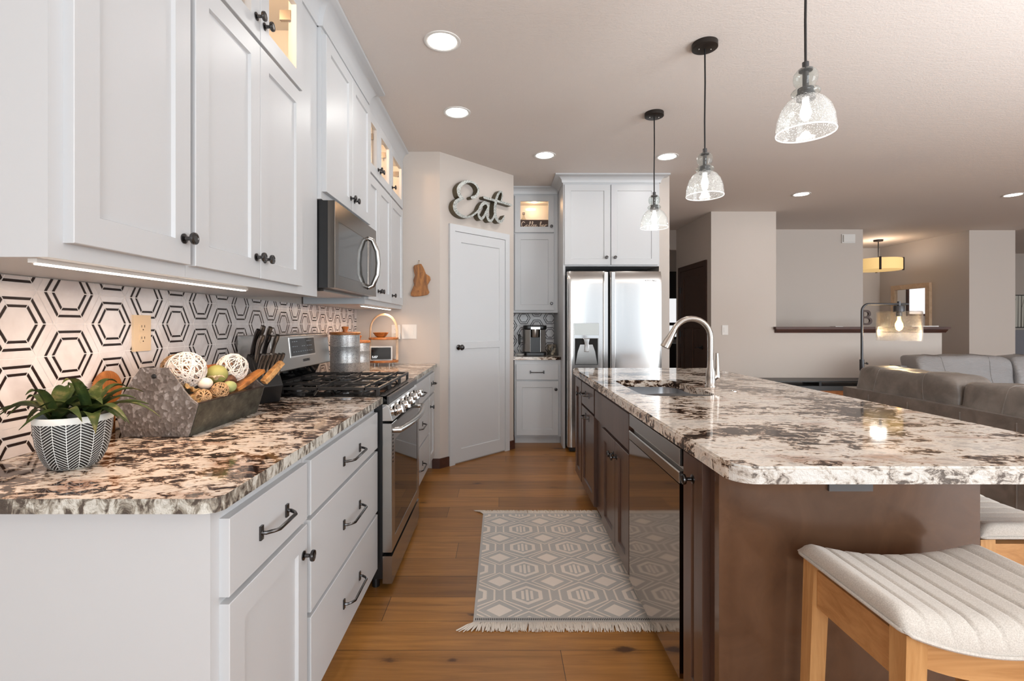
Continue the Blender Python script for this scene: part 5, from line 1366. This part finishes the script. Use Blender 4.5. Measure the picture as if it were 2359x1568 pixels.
# ------------------------------------------------------------------ stools
def stool(label, x, y, rz):
    r = thing('bar_stool', label, 'stool', (x, y, 0), rz, 'backless counter stools')
    hw, hd = 0.225, 0.17
    sag = lambda X: 0.048*(abs(X)/hw)**2
    sagt = lambda X: 0.032*(abs(X)/hw)**2
    # seat cushion with channel tufting along the depth
    bm = B(); nx, ny = 96, 24; G = []
    ztop = 0.672
    for i in range(nx+1):
        col = []
        u = -1+2*i/nx; X = u*hw
        ch = (X+hw)/(2*hw)*9; fr_ = ch-math.floor(ch)
        tuft = -0.0075*(max(0, 1-min(fr_, 1-fr_)/0.16))**2 if 0.4 < ch < 8.6 else 0
        for j in range(ny+1):
            v = -1+2*j/ny; Y = v*hd
            ex = max(0, (abs(u)-0.90)/0.10); ey = max(0, (abs(v)-0.70)/0.30)
            dz = -0.026*(1-math.sqrt(max(0, 1-min(1, ex)**2))) - 0.044*(1-math.sqrt(max(0, 1-min(1, ey)**2.2)))
            col.append(bm.verts.new((X, Y, max(ztop + sagt(X) + tuft*(1-0.3*ey) + dz, 0.618 + sag(X)))))
        G.append(col)
    for i in range(nx):
        for j in range(ny): bm.faces.new((G[i][j], G[i+1][j], G[i+1][j+1], G[i][j+1]))
    bd = [G[i][0] for i in range(nx+1)] + [G[nx][j] for j in range(1, ny+1)] + [G[i][ny] for i in range(nx-1, -1, -1)] + [G[0][j] for j in range(ny-1, 0, -1)]
    bk = [bm.verts.new((v.co.x*0.985, v.co.y*0.985, 0.612 + sag(v.co.x))) for v in bd]
    for k in range(len(bd)): bm.faces.new((bd[(k+1) % len(bd)], bd[k], bk[k], bk[(k+1) % len(bd)]))
    K = [[None]*(2) for _ in range(nx+1)]
    for i in range(nx):
        a = bm.verts.new((G[i][0].co.x*0.985, -hd*0.985, 0.612+sag(G[i][0].co.x))); b = bm.verts.new((G[i+1][0].co.x*0.985, -hd*0.985, 0.612+sag(G[i+1][0].co.x)))
        c_ = bm.verts.new((G[i+1][0].co.x*0.985, hd*0.985, 0.612+sag(G[i+1][0].co.x))); d_ = bm.verts.new((G[i][0].co.x*0.985, hd*0.985, 0.612+sag(G[i][0].co.x)))
        bm.faces.new((a, d_, c_, b))
    bmesh.ops.remove_doubles(bm, verts=bm.verts, dist=1e-5)
    bmesh.ops.recalc_face_normals(bm, faces=bm.faces)
    st = obj('seat', bm, M['linen'], r, smooth=65)
    q = 0.015; hx = hw-q
    loop = [(hx*k/12, -hd, 0.615+sag(hx*k/12)) for k in range(-12, 13)] + [(hx+q*math.sin(a), -hd+q*(1-math.cos(a)), 0.615+sag(hw)) for a in (0.5, 1.05)]
    loop += [(hw, y_, 0.615+sag(hw)) for y_ in (-hd+q, 0, hd-q)] + [(hx+q*math.cos(a), hd-q*(1-math.sin(a)), 0.615+sag(hw)) for a in (0.5, 1.05)]
    loop += [(-p_[0], -p_[1], p_[2]) for p_ in loop]
    bm = B(); tube(bm, loop, 0.004, 6, True); obj('piping', bm, M['linen'], st, smooth=60)
    lw = 0.021
    for sx_ in (-1, 1):
        for sy_ in (-1, 1):
            cx, cy = sx_*(hw-0.032), sy_*(hd-0.030)
            ztl = 0.610 + sag(cx)
            bm = B(); ox, oy = sx_*0.02, sy_*0.008
            A = [bm.verts.new((cx+ox+a*lw*0.8, cy+oy+b*lw*0.8, 0.0)) for a, b in ((-1, -1), (1, -1), (1, 1), (-1, 1))]
            C_ = [bm.verts.new((cx+a*lw, cy+b*lw, ztl + (sag(cx+a*lw)-sag(cx)))) for a, b in ((-1, -1), (1, -1), (1, 1), (-1, 1))]
            bm.faces.new(A[::-1]); bm.faces.new(C_)
            for k in range(4): bm.faces.new((A[k], A[(k+1) % 4], C_[(k+1) % 4], C_[k]))
            obj('leg', bm, M['oak'], r, bevel=0.004)
    for sy_ in (-1, 1):
        cy = sy_*(hd-0.030); xr = hw-0.053
        up = [(X_, 0.609+sag(X_)) for X_ in [-xr+2*xr*k/14 for k in range(15)]]
        dn = [(X_, 0.552+sag(X_)*1.15) for X_ in [xr-2*xr*k/14 for k in range(15)]]
        bm = B(); prism(bm, dn[::-1]+up[::-1], cy-0.013, cy+0.013, 'y'); obj('apron', bm, M['oakrail'], r)
        bm = B(); box(bm, -xr-0.012, xr+0.012, cy-0.010, cy+0.010, 0.17, 0.205); obj('stretcher', bm, M['oakrail'], r)
    for sx_ in (-1, 1):
        cx = sx_*(hw-0.032); ya = hd-0.051
        bm = B(); box(bm, cx-0.013, cx+0.013, -ya, ya, 0.545, 0.609+sag(hw-0.05)); obj('apron', bm, M['oakrail'], r)
        bm = B(); box(bm, cx+sx_*0.01-0.010, cx+sx_*0.01+0.010, -ya, ya, 0.28, 0.312); obj('stretcher', bm, M['oakrail'], r)
    return r
stool('oatmeal channel-tufted stool with honey wood legs, nearest the camera at the island end', 1.005, 1.108, 0)
stool('oatmeal stool tucked under the seating overhang on the sofa side of the island', 1.512, 1.582, R90)

# ------------------------------------------------------------------ living room
def sofa(label, loc, rz, Wd, D, hb, cush, m, seats_label=None, arms=(1, 1)):
    r = thing('leather_sofa', label, 'sofa', loc, rz)
    # local: x along the length, back plane at y=0, seat towards -y
    bm = B(); box(bm, 0, Wd, -0.16, 0, 0.06, hb); 
    obj('back_frame', bm, M[m], r, bevel=0.03, bseg=3, smooth=50)
    bm = B(); box(bm, 0.02, Wd-0.02, -D+0.03, -0.16, 0.08, 0.30); obj('seat_base', bm, M[m], r, bevel=0.02, smooth=50)
    for i, on in enumerate(arms):
        if not on: continue
        x0 = 0 if i == 0 else Wd-0.2
        bm = B(); box(bm, x0, x0+0.2, -D, -0.162, 0.06, hb-0.08); obj('arm', bm, M[m], r, bevel=0.04, bseg=3, smooth=50)
    for x in (0.06, Wd-0.06):
        for y in (-0.06, -D+0.08):
            bm = B(); cyl(bm, (x, y, 0), 0.025, 0.062, 'z', 12); obj('foot', bm, M['black'], r)
    for (a, b, zt, lean) in cush:
        bm = B(); cx = (a+b)/2; hh = (zt-0.42)/2
        def fn(q, hh=hh, lean=lean, seed=a): 
            q.y += -lean*(q.z/hh); q.z += 0.006*math.sin(q.x*9+seed*7)+0.004*math.sin(q.x*23+q.y*11); q.y += 0.012*math.sin(q.z*15+q.x*5); return q
        cushion(bm, (cx, -0.20, 0.42+hh), ((b-a)/2, 0.15, hh), 9, 16, fn); bc = obj('back_cushion', bm, M[m], r, smooth=80)
        for off in (-0.24, 0.24):
            bm = B(); lp = []
            for k in range(40):
                an = 2*PI*k/40; cy_, cz_ = math.cos(an), math.sin(an); kk = (abs(cy_)**9+abs(cz_)**9)**(1/9)
                q = fn(Vector((off*(b-a), 0.151*cy_/kk, (hh+0.001)*cz_/kk))); lp.append((cx+q.x, -0.20+q.y, 0.42+hh+q.z))
            tube(bm, lp, 0.0035, 5, True); obj('seam', bm, M[m], bc, smooth=60)
        bm = B(); cushion(bm, (cx, -0.60, 0.38), ((b-a)/2, 0.33, 0.10), 5, 8); obj('seat_cushion', bm, M[m], r, smooth=80)
    return r
s1 = sofa('long grey-brown leather sofa with its back to the kitchen island', (3.08, 4.37, 0), R90, 2.5, 0.98, 0.70, ((0.06, 0.99, 0.885, -0.03), (1.0, 1.95, 0.885, -0.03)), 'leather') if False else None
s1 = sofa('long grey-brown leather sofa with its back to the kitchen island', (3.08, 1.9, 0), R90, 2.47, 0.98, 0.70, ((0.22, 1.45, 0.875, 0.02), (1.46, 2.42, 0.895, 0.02)), 'leather')
for y in (0.5, 1.0, 1.36, 1.78, 2.17):
    bm = B(); tube(bm, [(y, 0.002, 0.08), (y, 0.002, 0.665), (y, -0.03, 0.697), (y, -0.16, 0.699)], 0.004, 6); obj('seam', bm, M['leather'], s1)
s2 = sofa('lighter grey leather sofa beyond, facing the kitchen', (4.60, 5.75, 0), 0, 2.3, 0.95, 0.78, ((0.08, 1.14, 0.905, -0.05), (1.16, 2.22, 0.905, -0.05)), 'leather_l')

# floor lamp
fl = thing('floor_lamp', 'gunmetal floor lamp with seeded glass shade behind the long sofa', 'lamp', (3.36, 4.52, 0))
bm = B(); lathe(bm, [(0.14, 0), (0.14, 0.012), (0.13, 0.02), (0.02, 0.024), (0, 0.024)], 32); obj('base', bm, M['gunmetal'], fl, smooth=40)
bm = B(); tube(bm, [(0, 0, 0.02), (0, 0, 0.92)], 0.016, 12); tube(bm, [(0, 0, 0.83), (0, 0, 0.93)], 0.019, 12); obj('lower_pole', bm, M['gunmetal'], fl, smooth=40)
bm = B(); tube(bm, [(0.016, 0, 0.895), (0.05, 0, 0.895)], 0.006, 8); tube(bm, [(0.044, 0, 0.895), (0.054, 0, 0.895)], 0.011, 10); obj('clamp_knob', bm, M['gunmetal'], fl, smooth=40)
bm = B(); pts = [(0, 0, 0.9), (0, 0, 1.38)] + [(0.065-0.065*math.cos(a), 0, 1.38+0.065*math.sin(a)) for a in [R90*k/8 for k in range(1, 9)]] + [(0.43, 0, 1.445)]
tube(bm, pts, 0.0105, 12); obj('arm', bm, M['gunmetal'], fl, smooth=50)
bm = B(); cyl(bm, (0.345, 0, 1.425), 0.014, 0.045, 'z', 14); lathe(bm, [(0.0, 1.43), (0.042, 1.43), (0.044, 1.426), (0.044, 1.372), (0.024, 1.37), (0.024, 1.33), (0.0, 1.33)], 24, (0.345, 0, 0)); obj('socket', bm, M['gunmetal'], fl, smooth=40)
bm = B(); pr = [(0.044, 1.380), (0.165, 1.378), (0.172, 1.370), (0.172, 1.105), (0.1685, 1.105), (0.1685, 1.366), (0.162, 1.373), (0.044, 1.375)]
lathe(bm, pr, 48, (0.345, 0, 0))
for f in [f for f in bm.faces if len(f.verts) > 8]: bm.faces.remove(f)
obj('glass_shade', bm, M['ribbed'], fl, smooth=50)
bm = B(); lathe(bm, [(0.012, 1.33), (0.013, 1.30), (0.028, 1.265), (0.031, 1.245), (0.022, 1.21), (0.0, 1.195)], 20, (0.345, 0, 0)); fb = obj('bulb', bm, M['filament'], fl, smooth=60)
ld = bpy.data.lights.new('lamp_glow', 'POINT'); ld.energy = 7; ld.color = (1.0, 0.72, 0.4); ld.shadow_soft_size = 0.03
lo = bpy.data.objects.new('lamp_glow', ld); COL.objects.link(lo); lo.parent = fb; lo.location = (0.345, 0, 1.16)

# low bench against the half wall
be = thing('media_bench', 'low wooden bench with dark top against the half wall', 'bench', (3.2, 6.08, 0))
bm = B(); box(bm, -0.02, 1.62, -0.02, 0.36, 0.535, 0.548); obj('top_shelf', bm, M['black'], be)
bm = B()
for x in (0.02, 0.8, 1.58): box(bm, x-0.015, x+0.015, 0.0, 0.34, 0.486, 0.535)
obj('riser', bm, M['black'], be)
bm = B(); box(bm, -0.02, 1.62, -0.02, 0.36, 0.43, 0.486); obj('dark_top', bm, mat('charcoal_bench_top', (58, 60, 62), 0.45), be, bevel=0.003)
bm = B(); box(bm, 0.0, 1.60, 0.0, 0.36, 0.0, 0.429); obj('body', bm, M['acacia'], be)

# things on and behind the ledge
text_b = thing('wall_letter', 'brown letter B standing on the half-wall ledge behind the lamp pole', 'letter', (4.93, 6.56, 1.223))
o = text('letter_body', 'B', 0.30, M['darkdoor'], text_b, (0, 0, 0.112), (PI/2, 0, 0), 0.012)
bm = B(); box(bm, 5.50, 5.86, 6.50, 6.63, 1.223, 1.236); tag(obj('paper_stack', bm, M['whiteplastic']), 'flat white papers lying on the right end of the ledge', 'paper')
bm = B(); box(bm, 4.48, 4.58, 6.50, 6.62, 1.223, 1.230); tag(obj('paper_note', bm, M['whiteplastic']), 'small white note lying mid-ledge left of the letter B', 'paper')
th = thing('door_chime', 'white rectangular chime box high on the stairwell wall', 'chime box', (5.53, 7.74, 2.615))
bm = B(); box(bm, -0.09, 0.09, -0.04, 0, -0.055, 0.055); obj('cover', bm, M['whiteplastic'], th, bevel=0.006)
bm = B(); box(bm, -0.105, 0.105, -0.018, 0.0, -0.07, 0.07); obj('back_plate', bm, M['whiteplastic'], th, bevel=0.004)

# drum ceiling pendant in the entry
dl = thing('drum_pendant', 'amber drum pendant hanging in the entry beyond the half wall', 'pendant light', (6.76, 8.7, 0))
bm = B(); lathe(bm, [(0.0, CZ), (0.075, CZ), (0.07, CZ-0.03), (0.0, CZ-0.035)], 28); obj('canopy', bm, M['bronze'], dl, smooth=40)
bm = B(); tube(bm, [(0, 0, CZ-0.03), (0, 0, 2.41)], 0.008, 8); obj('stem', bm, M['bronze'], dl)
bm = B(); lathe(bm, [(0.34, 2.415), (0.345, 2.41), (0.345, 2.225), (0.33, 2.215), (0.0, 2.205)], 48); 
for f in [f for f in bm.faces if len(f.verts) > 8]: bm.faces.remove(f)
obj('shade', bm, M['drum'], dl, smooth=40)
bm = B()
for k in range(4):
    a = k*R90 - 2.15; cx, cy = 0.347*math.cos(a), 0.347*math.sin(a); box(bm, cx-0.012, cx+0.012, cy-0.012, cy+0.012, 2.205, 2.43)
    bar(bm, (0, 0, 2.425), (cx, cy, 2.425), 0.012, 0.008)
obj('strap', bm, M['bronze'], dl)
ld = bpy.data.lights.new('drum_glow', 'POINT'); ld.energy = 7; ld.color = (1.0, 0.97, 0.93); ld.shadow_soft_size = 0.12
lo = bpy.data.objects.new('drum_glow', ld); COL.objects.link(lo); lo.parent = dl; lo.location = (0, 0, 2.47)

# mirror on the entry side wall
mi = thing('mirror', 'pale-framed rectangular mirror on the entry wall above the ledge', 'mirror', (7.53, 9.32, 1.12), -R90)
mwid, mh = 0.84, 0.865
bm = B(); front(bm, 0, mwid, 0, mh, 0.05, [(0.085, mwid-0.085, 0.085, mh-0.085)], hole=True, y=-0.002); obj('frame', bm, M['palewood'], mi)
bm = B(); box(bm, 0.08, mwid-0.08, -0.02, -0.012, 0.08, mh-0.08); obj('glass', bm, M['mirror'], mi)
cs = thing('console_table', 'pale console table under the mirror in the entry', 'table', (7.52, 9.5, 0), -R90) if False else None

# birch picture and what stands below it, seen past the entry wall
bp = thing('framed_picture', 'black-framed birch tree picture at the right edge of the photo', 'picture', (11.3, 10.4, 1.18))
bm = B(); front(bm, -0.56, 0.56, 0, 0.70, 0.03, [(-0.545, 0.545, 0.015, 0.685)], hole=True, y=-0.002); obj('frame', bm, M['black'], bp)
bm = B(); box(bm, -0.55, 0.55, -0.015, -0.005, 0.01, 0.69); cv = obj('canvas', bm, mat('pale_print', (206, 206, 196), 0.7), bp)
bm = B(); q = random.Random(9)
for k in range(13):
    x = -0.51+0.082*k+q.uniform(-0.02, 0.02); w_ = q.uniform(0.006, 0.014)
    prism(bm, [(x-w_, 0.012), (x+w_, 0.012), (x+w_*0.6+0.01, 0.683), (x-w_*0.6+0.01, 0.683)], -0.0165, -0.0152, 'y')
    if k % 2 == 0: prism(bm, [(x, 0.40), (x+0.006, 0.40), (x+0.07, 0.62), (x+0.064, 0.62)], -0.0165, -0.0152, 'y')
obj('birch_trunks', bm, mat('printed_dark_trunk', (70, 66, 58), 0.7), cv)
bm = B(); box(bm, 9.9, 11.9, 10.24, 10.36, 0.0, 1.13)
tag(obj('headboard', bm, M['greyblue'], bevel=0.03, bseg=3, smooth=50), 'blue-grey upholstered headboard below the birch picture', 'headboard')
